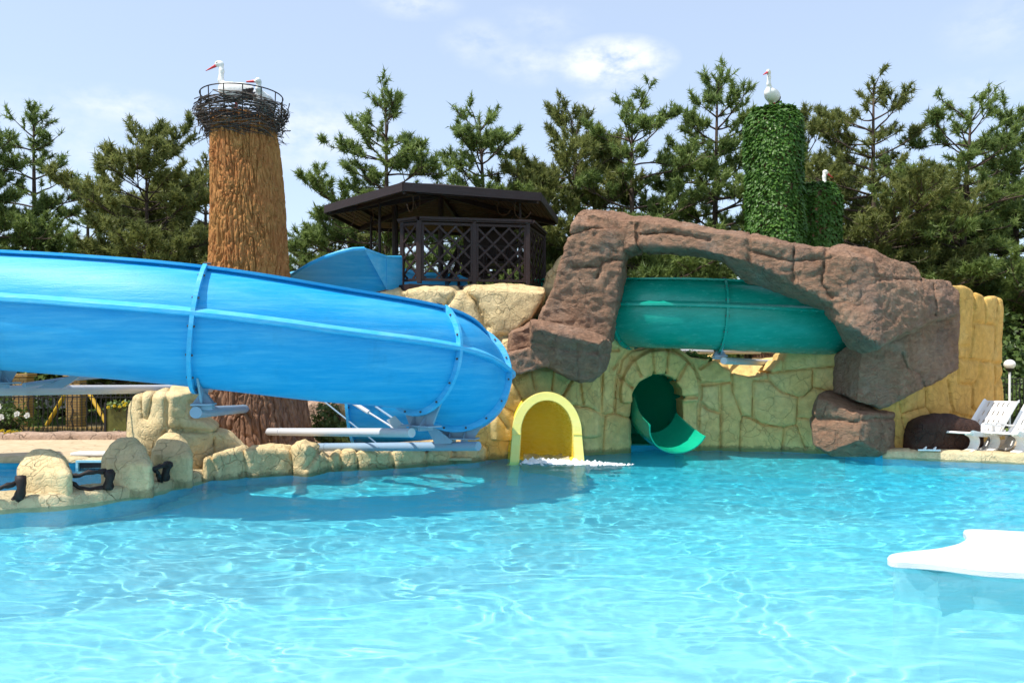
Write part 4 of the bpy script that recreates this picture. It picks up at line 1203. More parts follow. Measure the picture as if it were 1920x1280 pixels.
# ------------------------------------------------------------------ bark column with nest
def bark_surface(cxy, prof, n=720, m=640, per=50, stretch=.24, depth=.07, seed=0):
    """prof: list of (z, radius, dx). ridged bark modelled as relief"""
    z0, z1 = prof[0][0], prof[-1][0]
    zs = np.linspace(z0, z1, m); pz = np.array(prof)
    rad = np.interp(zs, pz[:, 0], pz[:, 1]); dx = np.interp(zs, pz[:, 0], pz[:, 2])
    for a in (rad, dx):
        for _ in range(30): a[1:-1] = .25 * a[:-2] + .5 * a[1:-1] + .25 * a[2:]
    th = np.linspace(0, 2 * np.pi, n, endpoint=False)
    TH, ZZ = np.meshgrid(th, zs)
    u = TH / (2 * np.pi) * per; v = ZZ * per / (2 * np.pi * .7) * stretch
    P = np.stack([np.cos(TH).ravel() * 3, np.sin(TH).ravel() * 3, ZZ.ravel() * 1.2], 1)
    wob = fbm(P, 1.0, 3, seed).reshape(u.shape); wob2 = fbm(P, 1.1, 2, seed + 40).reshape(u.shape)
    f1, f2 = cell2(u + wob * .95, v + wob2 * .35, per, .95, seed=int(seed))
    f3, f4 = cell2(u * 2 + wob * 1.0, v * 2.3 + wob2, per * 2, .95, seed=int(seed) + 9)
    e = np.clip((f2 - f1) / .32, 0, 1); e = e * e * (3 - 2 * e)
    e2 = np.clip((f4 - f3) / .4, 0, 1)
    S = np.stack([np.cos(TH).ravel() * 7.5, np.sin(TH).ravel() * 7.5, ZZ.ravel() * 2.1 + wob2.ravel() * .5], 1)
    gr = np.clip(np.abs(fbm(S, 1.0, 2, seed + 91)).reshape(u.shape) * 3.6, 0, 1)
    relief = depth * (e * .40 + gr * .60 + e2 * .22 * gr + .18 * wob)
    rr = rad[:, None] + relief - depth * .6
    rr += .03 * np.sin(TH * 3 + 1) + .02 * np.sin(TH * 5 + ZZ)
    X = cxy[0] + dx[:, None] + rr * np.cos(TH); Y = cxy[1] + rr * np.sin(TH)
    V = np.stack([X, Y, ZZ], 2).reshape(-1, 3)
    i = np.arange(m - 1)[:, None] * n; j = np.arange(n)[None]; j2 = (j + 1) % n
    Q = np.stack([i + j, i + j2, i + n + j2, i + n + j], 2).reshape(-1, 4)
    return V, Q
DT = 16.5
tz = lambda py: H + (YH - py) / F * DT
tx_ = lambda px: (px - CX) / F * DT
c0 = tx_(466)
tw = thing('bark_column', 'tall orange brown bark covered column carrying a stork nest', 'column', (c0, DT, .1))
V, Q = bark_surface((c0, DT), [(tz(495) - .3, .735, .0), (tz(500), .73, .0), (tz(440), .69, -.02), (tz(400), .675, -.04), (tz(340), .645, -.07), (tz(300), .62, -.10), (tz(245), .575, -.13), (tz(222), .56, -.13)], seed=0)
link_mesh('trunk', V, Q, M['bark'], tw, smooth=True)
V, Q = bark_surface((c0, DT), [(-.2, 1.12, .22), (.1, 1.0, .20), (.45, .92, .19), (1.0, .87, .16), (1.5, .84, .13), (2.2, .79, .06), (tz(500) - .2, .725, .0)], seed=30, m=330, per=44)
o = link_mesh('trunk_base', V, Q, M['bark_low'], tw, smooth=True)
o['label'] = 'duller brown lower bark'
mb = MB(); mb.lathe([(0, tz(224)), (.56, tz(224)), (.56, tz(230))], (c0 - .13, DT, 0), 24); mb.build('cap', M['twig_dark'], tw)

nest = thing('stork_nest', 'round twig nest inside a black wire ring on top of the column', 'nest', (c0 - .13, DT, tz(228)))
nc_ = np.array([c0 - .13, DT, 0])
zt, zb_ = tz(181), tz(250)
mb = MB()
def ring(r, z, t, n=40): mb.tube([nc_ + [r * math.cos(a), r * math.sin(a), z] for a in np.linspace(0, 2 * math.pi, n + 1)], t, 6, False)
ring(.77, zt, .012); ring(.75, tz(212), .010); ring(.62, tz(236), .012)
for a in np.linspace(0, 2 * math.pi, 15)[:-1]:
    ca, sa = math.cos(a + .1), math.sin(a + .1)
    mb.tube([nc_ + [.77 * ca, .77 * sa, zt], nc_ + [.76 * ca, .76 * sa, tz(212)], nc_ + [.60 * ca, .60 * sa, tz(240)]], .011, 6)
mb.build('wire_cage', M['black'], nest)
mbs = [MB(), MB()]
for q in range(430):
    a = random.uniform(0, 2 * math.pi); k = random.random()
    z = tz(262) + (tz(199) - tz(262)) * (k ** .85)
    rbase = .60 + .21 * min(1, (k * 1.7)) + random.gauss(0, .035)
    L = random.uniform(.35, 1.0); curv = L / rbase
    tlt = random.gauss(0, .16)
    pts = []
    off = random.uniform(-.03, .05)
    for t in np.linspace(-.5, .5, 6):
        aa = a + t * curv
        rr = rbase + off * abs(t) * 4 + random.gauss(0, .008)
        pts.append(nc_ + [rr * math.cos(aa), rr * math.sin(aa), z + tlt * t * L + random.gauss(0, .008)])
    mbs[0 if random.random() < .45 else 1].tube(pts, [.011, .010, .009, .008, .006, .003] if random.random() < .7 else [.006, .006, .005, .005, .004, .002], 4, False)
for q in range(60):                                   # loose ends poking out and hanging
    a = random.uniform(0, 2 * math.pi); r0 = random.uniform(.66, .80); z = random.uniform(tz(258), tz(200))
    d = np.array([math.cos(a + random.gauss(0, .9)), math.sin(a + random.gauss(0, .9)), random.uniform(-1.2, .35)]); d /= np.linalg.norm(d)
    p = nc_ + [r0 * math.cos(a), r0 * math.sin(a), z]
    mbs[q % 2].tube([p, p + d * .12, p + d * random.uniform(.18, .32) + [0, 0, -.03]], [.008, .006, .002], 4, False)
for q in range(160):                                  # lining
    a = random.uniform(0, 2 * math.pi); r0 = random.uniform(.0, .6); b = random.uniform(0, 6.3)
    p = nc_ + [r0 * math.cos(a), r0 * math.sin(a), random.uniform(tz(228), tz(214))]; d = np.array([math.cos(b), math.sin(b), random.gauss(0, .1)])
    mbs[q % 2].tube([p - d * .25, p + d * .25], .009, 4, False)
mbs[0].build('twigs', M['twig'], nest); o = mbs[1].build('dark_twigs', M['twig_dark'], nest)

# ------------------------------------------------------------------ storks
def smin(a, b, k):
    h_ = np.clip(.5 + .5 * (b - a) / k, 0, 1)
    return b + (a - b) * h_ - k * h_ * (1 - h_)
def cap(P, a, b, ra, rb):
    a, b = np.array(a, float), np.array(b, float); e = b - a
    t = np.clip(((P - a) @ e) / (e @ e), 0, 1)
    return np.linalg.norm(P - a - t[..., None] * e, axis=-1) - (ra + (rb - ra) * t)
def ell(P, c, r):
    q = (P - np.array(c)) / np.array(r); n = np.linalg.norm(q, axis=-1)
    return (n - 1) * min(r)
def stork(label, base, heading, kind, head_dir=0.):
    """local +x is forward; base is where it stands or sits"""
    h = .013
    up = 0.
    if kind == 'sit':
        body = dict(b=(0, 0, .02), n=[(.22, .0, .10), (.34, 0, .20), (.33, 0, .30)], hd=(.36, 0, .335)); leg = False
    else:
        body = dict(b=(0, 0, .46), n=[(.20, .0, .55), (.27, 0, .68), (.255, 0, .86), (.27, 0, .97)], hd=(.30, 0, .995)); leg = True
    lo = np.array([-.55, -.24, -.16]); hi = np.array([.95, .24, 1.14])
    gx, gy, gz = [np.arange(lo[i], hi[i], h) for i in range(3)]
    P = np.stack(np.meshgrid(gx, gy, gz, indexing='ij'), -1)
    b = np.array(body['b'])
    d = ell(P, b, (.30, .155, .17))
    d = smin(d, cap(P, b + (.1, 0, .04), b + (.2, 0, .07), .13, .10), .08)
    d = smin(d, cap(P, b + (-.12, 0, 0), b + (-.46, 0, -.12), .12, .04), .06)          # wings and tail
    for s_ in (-1, 1):
        d = smin(d, ell(P, b + (-.08, s_ * .12, .03), (.30, .05, .12)), .03)
        d = np.minimum(d, cap(P, b + (-.2, s_ * .11, -.02), b + (-.5, s_ * .05, -.13), .05, .015))
    nk = [b + (.17, 0, .08)] + [np.array(q) for q in body['n']]
    rr = [.105, .075, .052, .045, .045][:len(nk)]
    for i in range(len(nk) - 1):
        d = smin(d, cap(P, nk[i], nk[i + 1], rr[i], rr[i + 1]), .035)
    hd = np.array(body['hd'])
    ch, sh = math.cos(head_dir), math.sin(head_dir)
    d = smin(d, ell(P, hd, (.085, .055, .058)), .03)
    tip_dir = np.array([ch * .86, sh * .86, -.48 if kind != 'sit' else -.06]); tip_dir /= np.linalg.norm(tip_dir)
    d = np.minimum(d, cap(P, hd + tip_dir * .05, hd + tip_dir * .30, .032, .008))
    if leg:
        for s_ in (-1, 1):
            kn = b + (-.02, s_ * .06, -.23)
            d = smin(d, cap(P, b + (-.02, s_ * .06, -.12), kn, .045, .016), .03)
            d = np.minimum(d, cap(P, kn, (b[0] + .01, s_ * .06, .0), .014, .013))
            d = np.minimum(d, cap(P, (b[0] + .01, s_ * .06, .0), (b[0] + .09, s_ * .06, -.005), .012, .008))
    for ax in range(3):
        sl_ = [slice(None)] * 3
        for e in (0, -1):
            sl_[ax] = e; d[tuple(sl_)] = 1.
    V, Q = surface_nets(d, lo, h)
    C = V[Q].mean(1)
    mi = np.zeros(len(Q), int)
    mi[(C[:, 0] < b[0] - .16) & (C[:, 2] < b[2] + .035 - .25 * (C[:, 0] - b[0] + .3)) & (C[:, 2] > b[2] - .2)] = 1
    if leg: mi[(C[:, 2] < b[2] - .19)] = 2
    mi[((C - hd) @ tip_dir > .072) & (C[:, 2] > b[2] + .1) & (np.linalg.norm(np.cross(C - hd, tip_dir), axis=1) < .036 - .05 * ((C - hd) @ tip_dir))] = 2
    for s_ in (-1, 1):
        mi[np.linalg.norm(C - (hd + np.array([.035 * ch - .045 * s_ * sh, .045 * s_ * ch + .035 * sh, .015])), axis=1) < .016] = 1
    ca, sa = math.cos(heading), math.sin(heading)
    Rm = np.array([[ca, -sa, 0], [sa, ca, 0], [0, 0, 1]])
    V = V @ Rm.T + np.array(base)
    o = link_mesh('stork', V, Q, [M['bird_white'], M['bird_black'], M['bird_red']], None, base, True, mi)
    return props(o, label, 'stork', 'white storks on the columns')
zn = tz(205)
stork('white stork figure standing tall in the twig nest, red bill lowered', (tx_(446), 16.35, tz(120) - 1.055), R(184), 'stand')
stork('white stork figure crouching in the nest, only head and bill above the rim', (tx_(497), 16.42, tz(163) - .37), R(270), 'sit', R(-90))

# ------------------------------------------------------------------ ivy columns
def leaf_cloud(P, N, size, jitter=.35, droop=.5):
    """one pointed folded leaf at every point, hanging outward"""
    n = len(P)
    N = N + RNG.normal(0, jitter, N.shape); N /= np.linalg.norm(N, axis=1)[:, None]
    dn = np.tile([0, 0, -1.], (n, 1)) + RNG.normal(0, droop, (n, 3))
    A = dn - N * (dn * N).sum(1)[:, None]; A /= np.linalg.norm(A, axis=1)[:, None] + 1e-9
    A = A + N * .35; A /= np.linalg.norm(A, axis=1)[:, None]
    B = np.cross(N, A); B /= np.linalg.norm(B, axis=1)[:, None] + 1e-9
    s = size * RNG.uniform(.6, 1.25, n)[:, None]
    base = P; tip = P + A * s
    l = P + A * s * .38 + B * s * .42 - N * s * .07; r = P + A * s * .38 - B * s * .42 - N * s * .07
    mid = P + A * s * .42 + N * s * .06
    V = np.stack([base, l, tip, r, mid], 1).reshape(-1, 3)
    i = np.arange(n)[:, None] * 5
    Q = np.concatenate([i + [0, 1, 4], i + [1, 2, 4], i + [2, 3, 4], i + [3, 0, 4]], 0)
    return V, Q
def ivy_column(label, px, top, D, wpx, count, sl=0., bark_to=None, lean=0.):
    x, z1 = at(px, top, D)[0], at(px, top, D)[2]
    r = wpx / 2 / F * D
    o = thing('ivy_column', label, 'column', (x, D, .1))
    prof = [(-.1, r * .9, 0), (z1 * .6, r * .86, 0), (z1 - .3, r * .84, lean), (z1 - .06, r * .6, lean), (z1, .02, lean)]
    V, Q = bark_surface((x, D), prof, 160, 240, 30, .4, seed=60)
    link_mesh('trunk', V, Q, M['bark_low'], o, smooth=True)
    z0 = at(px, 650, D)[2] if bark_to is None else bark_to
    th = RNG.uniform(0, 2 * np.pi, count); zz = z0 + (z1 - z0) * RNG.uniform(0, 1, count)
    ntop = count // 12
    lump = fbm(np.stack([np.cos(th) * 2, np.sin(th) * 2, zz * 1.5], 1), 1., 3, 77.) * .055
    rr = r + lump + RNG.normal(0, .02, count)
    k = np.clip((zz - (z1 - .35)) / .35, 0, 1); rr = rr * np.sqrt(np.clip(1 - k * k * .62, 0, 1))
    lx = lean * np.clip(zz / z1, 0, 1)
    P = np.stack([x + lx + rr * np.cos(th), D + rr * np.sin(th), zz], 1); N = np.stack([np.cos(th), np.sin(th), .15 + k * 1.0], 1)
    q = np.sqrt(RNG.uniform(0, 1, ntop)) * r * .8; t2 = RNG.uniform(0, 2 * np.pi, ntop)
    P2 = np.stack([x + lean + q * np.cos(t2), D + q * np.sin(t2), z1 - .02 + RNG.normal(0, .03, ntop)], 1); N2 = np.stack([np.cos(t2) * .4, np.sin(t2) * .4, t2 * 0 + 1], 1)
    V, Q = leaf_cloud(np.concatenate([P, P2]), np.concatenate([N, N2]), .105, .32)
    link_mesh('ivy_foliage', V, Q, M['ivy'], o)
    return o
ivy_column('tall column wrapped in green ivy with a stork on top', 1458, 208, 22.0, 98, 21000, lean=-.10)
ivy_column('short ivy wrapped column tucked against the tall ivy column', 1532, 348, 22.9, 78, 11000)
stork('white stork figure standing on top of the tall ivy column', at(1447, 209, 22.0) + [0, 0, -.06], R(238), 'stand', -.3)
stork('white stork figure on the short ivy column, only head and neck showing', at(1531, 322, 23.3) + [0, 0, -.98], R(20), 'stand')
# ------------------------------------------------------------------ pavilion on the terrace
pc = np.array([-1.66, 19.92]); PR = 2.95; ze = 5.36; za = 6.35
HX = [(-.885, -.16) if k == 0 else (math.cos(R(-160 + 60 * k)), math.sin(R(-160 + 60 * k))) for k in range(6)]
hexa = lambda r, k, z: np.array([pc[0] + r * HX[k % 6][0], pc[1] + r * HX[k % 6][1], z])
pv = thing('pavilion', 'dark brown hexagonal open pavilion roof on slim posts above the terrace', 'pavilion', (pc[0], pc[1], 3.45))
mb = MB()
ap = np.array([pc[0], pc[1], 6.0])
for k in range(6):
    a, b = hexa(PR, k, ze + .03), hexa(PR, k + 1, ze + .03)
    mb.add([a, b, ap], [(0, 1, 2)])
mb.build('roof', M['shingle'], pv)
mb = MB()
for k in range(6):                                     # sloping boards of the underside, with gaps between them
    nb = 22
    for q in range(nb):
        t0, t1 = q / nb + .004, (q + 1) / nb - (.004 if random.random() < .8 else .008)
        zz = lambda t: ze - .06 + (5.86 - ze) * t
        A, B = hexa(PR * (1 - t0) * .985, k, zz(t0)), hexa(PR * (1 - t0) * .985, k + 1, zz(t0))
        C, D_ = hexa(PR * (1 - t1) * .985, k + 1, zz(t1)), hexa(PR * (1 - t1) * .985, k, zz(t1))
        dz = np.array([0, 0, .018])
        mb.add([A, B, C, D_, A + dz, B + dz, C + dz, D_ + dz], [(0, 3, 2, 1), (4, 5, 6, 7), (0, 1, 5, 4), (2, 3, 7, 6)])
mb.build('roof_boards', M['wood_roof'], pv)
mb = MB()
for k in range(6):
    a, b = hexa(PR, k, ze - .045), hexa(PR, k + 1, ze - .045)
    d = (b - a) / np.linalg.norm(b - a)
    mb.bar(a + d * .0, b - d * .0, .035, .175)
mb.build('fascia', M['fascia'], pv)
for k in range(6):
    mb = MB(); mb.bar(hexa(PR * .98, k, ze - .13), [pc[0], pc[1], 5.74], .06, .10); mb.build('rafter', M['wood'], pv)
mb = MB()
for k in range(6):
    mb.bar(hexa(PR * .72, k, ze + .02), hexa(PR * .72, k + 1, ze + .02), .05, .07)
mb.build('ring_beam', M['wood'], pv)
mb = MB(); mb.tube([(pc[0], pc[1], 3.4), (pc[0], pc[1], 5.8)], .065, 14); mb.build('post', M['wood'], pv)
for (px, D, r) in ((712, 18.9, .032), (696, 20.6, .032), (741, 20.4, .075), (975, 18.5, .03), (1000, 21.0, .035)):
    x = at(px, 0, D)[0]
    rr = math.hypot(x - pc[0], D - pc[1]); zt_ = ze - .06 + (5.86 - ze) * max(0, 1 - rr / (PR * .93))
    mb = MB(); mb.tube([(x, D, 2.6 if px < 745 else 3.4), (x, D, zt_)], r, 10); mb.build('post', M['wood'], pv)
# scrolled brackets under the eaves
def scroll(o, ctr, r, ax, a0, a1, name='scroll_bracket'):
    mb = MB(); ax = np.array(ax, float); ax /= np.linalg.norm(ax)
    mb.tube([np.array(ctr) + ax * r * math.cos(a) + np.array([0, 0, 1]) * r * math.sin(a) for a in np.linspace(a0, a1, 22)], .012, 6)
    return mb.build(name, M['wood_roof'], o)
for k in range(6):
    dv = hexa(1, k, 0) - np.array([pc[0], pc[1], 0])
    e = hexa(PR * .84, k, ze - .22)
    scroll(pv, e, .24, dv, R(60), R(330)); scroll(pv, hexa(PR * .66, k, ze - .12), .20, dv, R(60), R(330))
mb = MB()
for k in range(4, 8):
    pass
fl = [hexa(PR * .86, k, 3.42) for k in range(6)]
mb.add([p for p in fl] + [p - np.array([0, 0, .12]) for p in fl], [(0, 1, 2, 3, 4, 5), (11, 10, 9, 8, 7, 6)] + [(k, 6 + k, 6 + (k + 1) % 6, (k + 1) % 6) for k in range(6)])
mb.build('floor', M['wood'], pv)

# lattice railing
lf = thing('lattice_railing', 'dark brown diagonal lattice railing along the front of the pavilion terrace', 'railing', (-.7, 18.0, 3.45))
A0, A1 = at(754, 526, 17.85), at(785, 527, 17.6)
B0, B1 = at(787, 527, 17.6), at(990, 529, 18.0)
C1 = at(1020, 527, 19.6)
zb0, zt0 = 3.50, 4.79
def panel(p, q, z0, z1, cell=.25, name='lattice_panel'):
    p = np.array([p[0], p[1], 0]); q = np.array([q[0], q[1], 0]); L = np.linalg.norm(q - p); d = (q - p) / L
    n = np.array([d[1], -d[0], 0])
    o = MB()
    fr = .055
    for (s0, s1, zz0, zz1) in ((0, fr, z0, z1), (L - fr, L, z0, z1)):
        c = p + d * (s0 + s1) / 2; o.box([c[0], c[1], (zz0 + zz1) / 2], (fr, .05, zz1 - zz0), np.stack([d, n, [0, 0, 1]], 1), 0, .006)
    for zc in (z0 + fr / 2, z1 - fr / 2):
        c = p + d * L / 2; o.box([c[0], c[1], zc], (L - 2 * fr, .046, fr), np.stack([d, n, [0, 0, 1]], 1), 0, .006)
    f = o.build(name, M['wood'], lf)
    la = MB()
    w, hh = L - 2 * fr, z1 - z0 - 2 * fr
    for sgn in (1, -1):
        s_ = -hh
        while s_ < w:
            # line u = s + t (sgn=1) or mirrored
            u0, v0, u1, v1 = s_, 0, s_ + hh, hh
            if u0 < 0: v0 -= u0; u0 = 0
            if u1 > w: v1 -= (u1 - w); u1 = w
            if u1 - u0 > .02:
                if sgn < 0: u0, u1 = w - u0, w - u1
                a = p + d * (fr + u0) + n * (.010 * sgn) + [0, 0, z0 + fr + v0]; b = p + d * (fr + u1) + n * (.010 * sgn) + [0, 0, z0 + fr + v1]
                la.bar(a, b, .042, .018, 0, n)
            s_ += cell * 1.35
    la.build('lattice', M['wood'], f)
dB = (B1 - B0)
mid = B0 + dB * .5
for p, q in ((A0, A1), (B0 + dB * .015, mid - dB * .012), (mid + dB * .012, B1 - dB * .015), (B1 + (C1 - B1) * .04, C1)):
    panel(p, q, zb0, zt0 - .08)
for p in (A0, B0, mid, B1, C1, (A0 + A1) / 2 * 0 + A1 + [.01, -.01, 0]):
    mb = MB(); mb.box([p[0], p[1], (zb0 + zt0) / 2 - .05], (.085, .085, zt0 - zb0), None, 0, .008); mb.build('post', M['wood'], lf)
mb = MB()
pts = [A0 + [-.06, .06, 0], (A1 + B0) / 2 + [0, -.01, 0], B1 + [.06, 0, 0], C1]
for a, b in zip(pts[:-1], pts[1:]):
    mb.bar([a[0], a[1], zt0 + .0], [b[0], b[1], zt0 + .0], .16, .05)
    mb.bar([a[0], a[1], zt0 - .04], [b[0], b[1], zt0 - .04], .09, .03)
mb.build('top_rail', M['wood'], lf)

# stair up to the slides, seen through the lattice
sg = thing('staircase', 'dark wooden staircase and landing behind the lattice railing', 'staircase', (-.2, 19.6, 3.45))
for (a, b) in (((830, 520, 19.0), (862, 462, 19.6)), ((842, 527, 19.0), (872, 470, 19.6)), ((956, 470, 19.0), (1000, 432, 20.2)), ((958, 500, 19.0), (1000, 462, 20.2))):
    mb = MB(); mb.bar(at(*a), at(*b), .05, .09); mb.build('stair_rail', M['wood'], sg)
mb = MB()
for px in (860, 884, 908, 932, 948, 962):
    p = at(px, 462, 19.3); mb.tube([(p[0], p[1], 3.4), (p[0], p[1], 4.46)], .035, 6)
mb.bar(at(855, 462, 19.3), at(966, 463, 19.3), .07, .05)
for k in range(14):
    t = k / 13; p = at(835 + 26 * t, 508 - 44 * t, 19.1 + .5 * t); mb.bar(p, p - [0, 0, .45], .018, .018)
    p = at(956 + 42 * t, 472 - 38 * t, 19.0 + 1.2 * t); mb.bar(p, p - [0, 0, .5], .018, .018)
mb.build('balusters', M['wood'], sg)
mb = MB()
for k in range(6):
    p = at(895 + 9 * k, 520 - 9 * k, 19.9 + .25 * k); mb.box(p, (1.0, .28, .05))
mb.box(at(920, 470, 21.4), (1.3, .9, .8)); mb.box(at(928, 440, 21.6), (.95, .05, .75)); mb.box(at(890, 500, 20.4), (.62, .05, .5))
mb.build('landing', M['wood'], sg)
# ------------------------------------------------------------------ branch rails between the pillars
def branch(pts, r, mb, kn=4):
    P = catmull(pts, .05); n = len(P)
    rr = np.interp(np.linspace(0, 1, n), [0, 1], r) * (1 + .18 * np.sin(np.arange(n) * 1.9) + RNG.normal(0, .06, n))
    mb.tube(P + RNG.normal(0, .006, P.shape), rr, 8)
for lab, post, rails in (
    ('dark branch rail reaching out of the left edge of the frame', [(38, 894, 10.35), (40, 915, 10.33), (33, 944, 10.35)], [[(-40, 925, 10.2), (0, 915, 10.2), (34, 902, 10.35)], [(38, 918, 10.35), (20, 945, 10.3), (28, 950, 10.4)]]),
    ('dark branch rail with two bowed bars between the first two pillars', [(204, 881, 10.95), (206, 898, 10.93), (201, 922, 10.95)], [[(134, 892, 10.75), (165, 886, 10.8), (202, 883, 10.95)], [(134, 903, 10.75), (155, 916, 10.8), (203, 914, 10.95)]]),
    ('dark forked branch rail in front of the pillar by the outcrop', [(316, 866, 11.85), (312, 880, 11.83), (308, 904, 11.85)], [[(284, 880, 11.4), (300, 874, 11.6), (318, 868, 11.85)], [(290, 880, 11.5), (298, 892, 11.7), (300, 904, 11.85)]])):
    o = thing('branch_rail', lab, 'rail', at(*post[-1]), 'dark branch rails between the pillars')
    mb = MB(); branch([at(*p) for p in post], (.062, .055), mb); mb.build('post', M['branch'], o, smooth=True)
    for r_ in rails:
        mb = MB(); branch([at(*p) for p in r_], (.026, .034), mb); mb.build('bar', M['branch'], o, smooth=True)

# ------------------------------------------------------------------ iron fence behind the left deck
def iron_fence(label, x0, x1, y0, y1, z0, z1, step, name='iron_fence', scrolls=True):
    o = thing(name, label, 'fence', ((x0 + x1) / 2, (y0 + y1) / 2, z0))
    L = math.hypot(x1 - x0, y1 - y0); n = int(L / step)
    P = lambda t: np.array([x0 + (x1 - x0) * t, y0 + (y1 - y0) * t, 0])
    d = (P(1) - P(0)) / L
    mb = MB()
    for zz in (z0 + .10, z1 - .28, z1 - .42): mb.bar(P(0) + [0, 0, zz], P(1) + [0, 0, zz], .025, .025)
    mb.build('rail', M['black'], o)
    mb = MB()
    for k in range(n + 1):
        p = P(k / n)
        if k % 3 == 2:
            mb.tube([p + [0, 0, z0 + .1 + (z1 - z0 - .5) * t] + d * .035 * math.sin(t * 14) for t in np.linspace(0, 1, 14)], .010, 5)
        mb.bar(p + [0, 0, z0], p + [0, 0, z1 - .28], .016, .016)
    mb.build('bars', M['black'], o)
    if scrolls:
        mb = MB()
        m = int(L / .34)
        for k in range(m):
            p = P((k + .5) / m) + [0, 0, z1 - .24]
            mb.tube([p + d * .15 * math.cos(a) * (1 - .12 * a / 3) + [0, 0, .16 * math.sin(a)] for a in np.linspace(-.3, 4.2, 20)], .010, 5)
            mb.tube([p + d * .07 * math.cos(a) + [0, 0, .05 + .06 * math.sin(a)] for a in np.linspace(0, 6.3, 14)], .009, 5)
        mb.build('scrolls', M['black'], o)
    return o
iron_fence('black wrought iron fence with scrolled top behind the left pool deck', -16, -7.7, 20.4, 20.6, .1, 1.42, .115)
for px, D in ((44, 20.9), (143, 20.9)):
    x = at(px, 0, D)[0]
    mb = MB(); mb.box((x, D, .8), (.34, .34, 1.4), None, 0, .01); mb.box((x, D, 1.53), (.44, .44, .07), None, 0, .01)
    o = mb.build('brick_pier', M['brick'], None, (x, D, .1))
    props(o, 'yellow brick pier of the iron fence, ' + ('nearer the white roses' if px < 90 else 'beside the yellow swing poles'), 'pier', 'brick piers of the iron fence')
mb = MB(); mb.box((-11.7, 20.75, .17), (8.2, .22, .20), None, 0, .01)
o = mb.build('brick_footing', M['brick'], None, (-11.7, 20.7, .1)); props(o, 'low brick footing running under the iron fence', 'wall')
# yellow swing frame
sf = thing('swing_frame', 'yellow metal swing frame with splayed legs beyond the iron fence', 'swing', at(145, 815, 22.5) * [1, 1, 0])
apx = at(146, 700, 22.5)
for p in ((88, 796, 23.5), (143, 820, 22.0), (207, 806, 22.0)):
    e = at(*p); mb = MB(); mb.tube([apx, e], .055, 10); mb.build('leg', M['yellow_pole'], sf, smooth='auto')
mb = MB(); mb.tube([apx + [-.1, 0, 0], apx + [-1.6, 4.5, .2]], .05, 10); mb.tube([at(100, 730, 22.6), at(190, 735, 22.6)], .03, 8); mb.build('cross_bar', M['yellow_pole'], sf, smooth='auto')
# bin / planter and its plant
bn = thing('planter', 'olive green box planter with dark edges beside the fence', 'planter', at(228, 812, 20.0) * [1, 1, 0] + [0, 0, .1])
x, y = at(228, 0, 20.0)[:2]
mb = MB(); mb.box((x, y, .5), (.52, .5, .74), None, 0, .01); mb.build('box', simple('olive_paint', (.10, .10, .02), .5, .3), bn)
mb = MB()
for sx in (-.26, .26): mb.box((x + sx, y - .25, .5), (.05, .05, .8), None, 0, .006)
mb.box((x, y - .25, .14), (.56, .05, .09), None, 0, .006); mb.build('corner_frame', M['black'], bn)

# ------------------------------------------------------------------ small plants
def bush(name, label, cat, c, rad, n, size, mat, flowers=None, group=None, stems=10, droop=.7):
    c = np.array(c, float); rad = np.array(rad, float)
    o = thing(name, label, cat, c, group)
    mb = MB()
    for k in range(stems):
        a = random.uniform(0, 6.28); e = c + rad * [math.cos(a) * .7, math.sin(a) * .7, random.uniform(.7, 1.6)]
        m_ = (c + e) / 2 + RNG.normal(0, .05, 3)
        mb.tube([c + RNG.normal(0, .05, 3) * [1, 1, 0], m_, e], [.015, .011, .005], 5)
    mb.build('stems', M['branch'], o)
    nc = max(5, n // 60)
    cen = RNG.normal(0, 1, (nc, 3)); cen /= np.linalg.norm(cen, axis=1)[:, None]; cen *= RNG.uniform(.35, .9, nc)[:, None]
    D_ = cen[RNG.integers(0, nc, n)] + RNG.normal(0, .24, (n, 3))
    P = c + rad * [1, 1, 1] * D_ + [0, 0, rad[2]]
    P[:, 2] = np.maximum(P[:, 2], c[2] + .02)
    N = D_ / (np.linalg.norm(D_, axis=1)[:, None] + 1e-9)
    V, Q = leaf_cloud(P, N, size, .6, droop)
    link_mesh('leaves', V, Q, M[mat], o)
    if flowers:
        fm, fn, fs = flowers
        mb = MB()
        for k in range(fn):
            v = RNG.normal(0, 1, 3); v[2] = abs(v[2]) * .6; v[1] = -abs(v[1]); v /= np.linalg.norm(v)
            p = c + [0, 0, rad[2]] + rad * v * random.uniform(.9, 1.08)
            for q in range(14):
                a = q * 2.4; t = (q / 14) ** .5
                d = np.array([math.cos(a) * t, -.55 * (1 - t), math.sin(a) * t]); d /= np.linalg.norm(d)
                b = np.cross(d, [0, 1, .1]); b /= np.linalg.norm(b) + 1e-9
                s_ = fs * (.5 + .3 * random.random())
                mb.add([p, p + d * s_ + b * s_ * .45, p + d * s_ * 1.25 + [0, -.02, 0], p + d * s_ - b * s_ * .45], [(0, 1, 2, 3)])
        mb.build('blossoms', M[fm], o)
    return o
bush('rose_bush', 'rose bush with white blossoms by the iron fence', 'bush', at(18, 815, 19.4), (.62, .4, .36), 700, .09, 'shrub', ('petal', 11, .085))
bush('flower_clump', 'low clump of yellow flowers in front of the white roses', 'flowers', at(16, 822, 19.1), (.30, .2, .10), 150, .06, 'pale_leaf', ('petal_y', 22, .045))
bush('flower_clump', 'small low green plant at the foot of the planter', 'plant', at(228, 819, 19.2), (.22, .2, .09), 120, .07, 'pale_leaf')
bush('planter_plant', 'yellow green leafy plant spilling over the olive planter', 'plant', at(232, 772, 19.9), (.34, .3, .12), 260, .10, 'pale_leaf', ('petal_y', 10, .05))
bush('shrub', 'leafy green shrub behind the slide pipes beside the bark column', 'shrub', at(620, 835, 17.6), (.52, .4, .48), 900, .11, 'pale_leaf', None, None, 16)
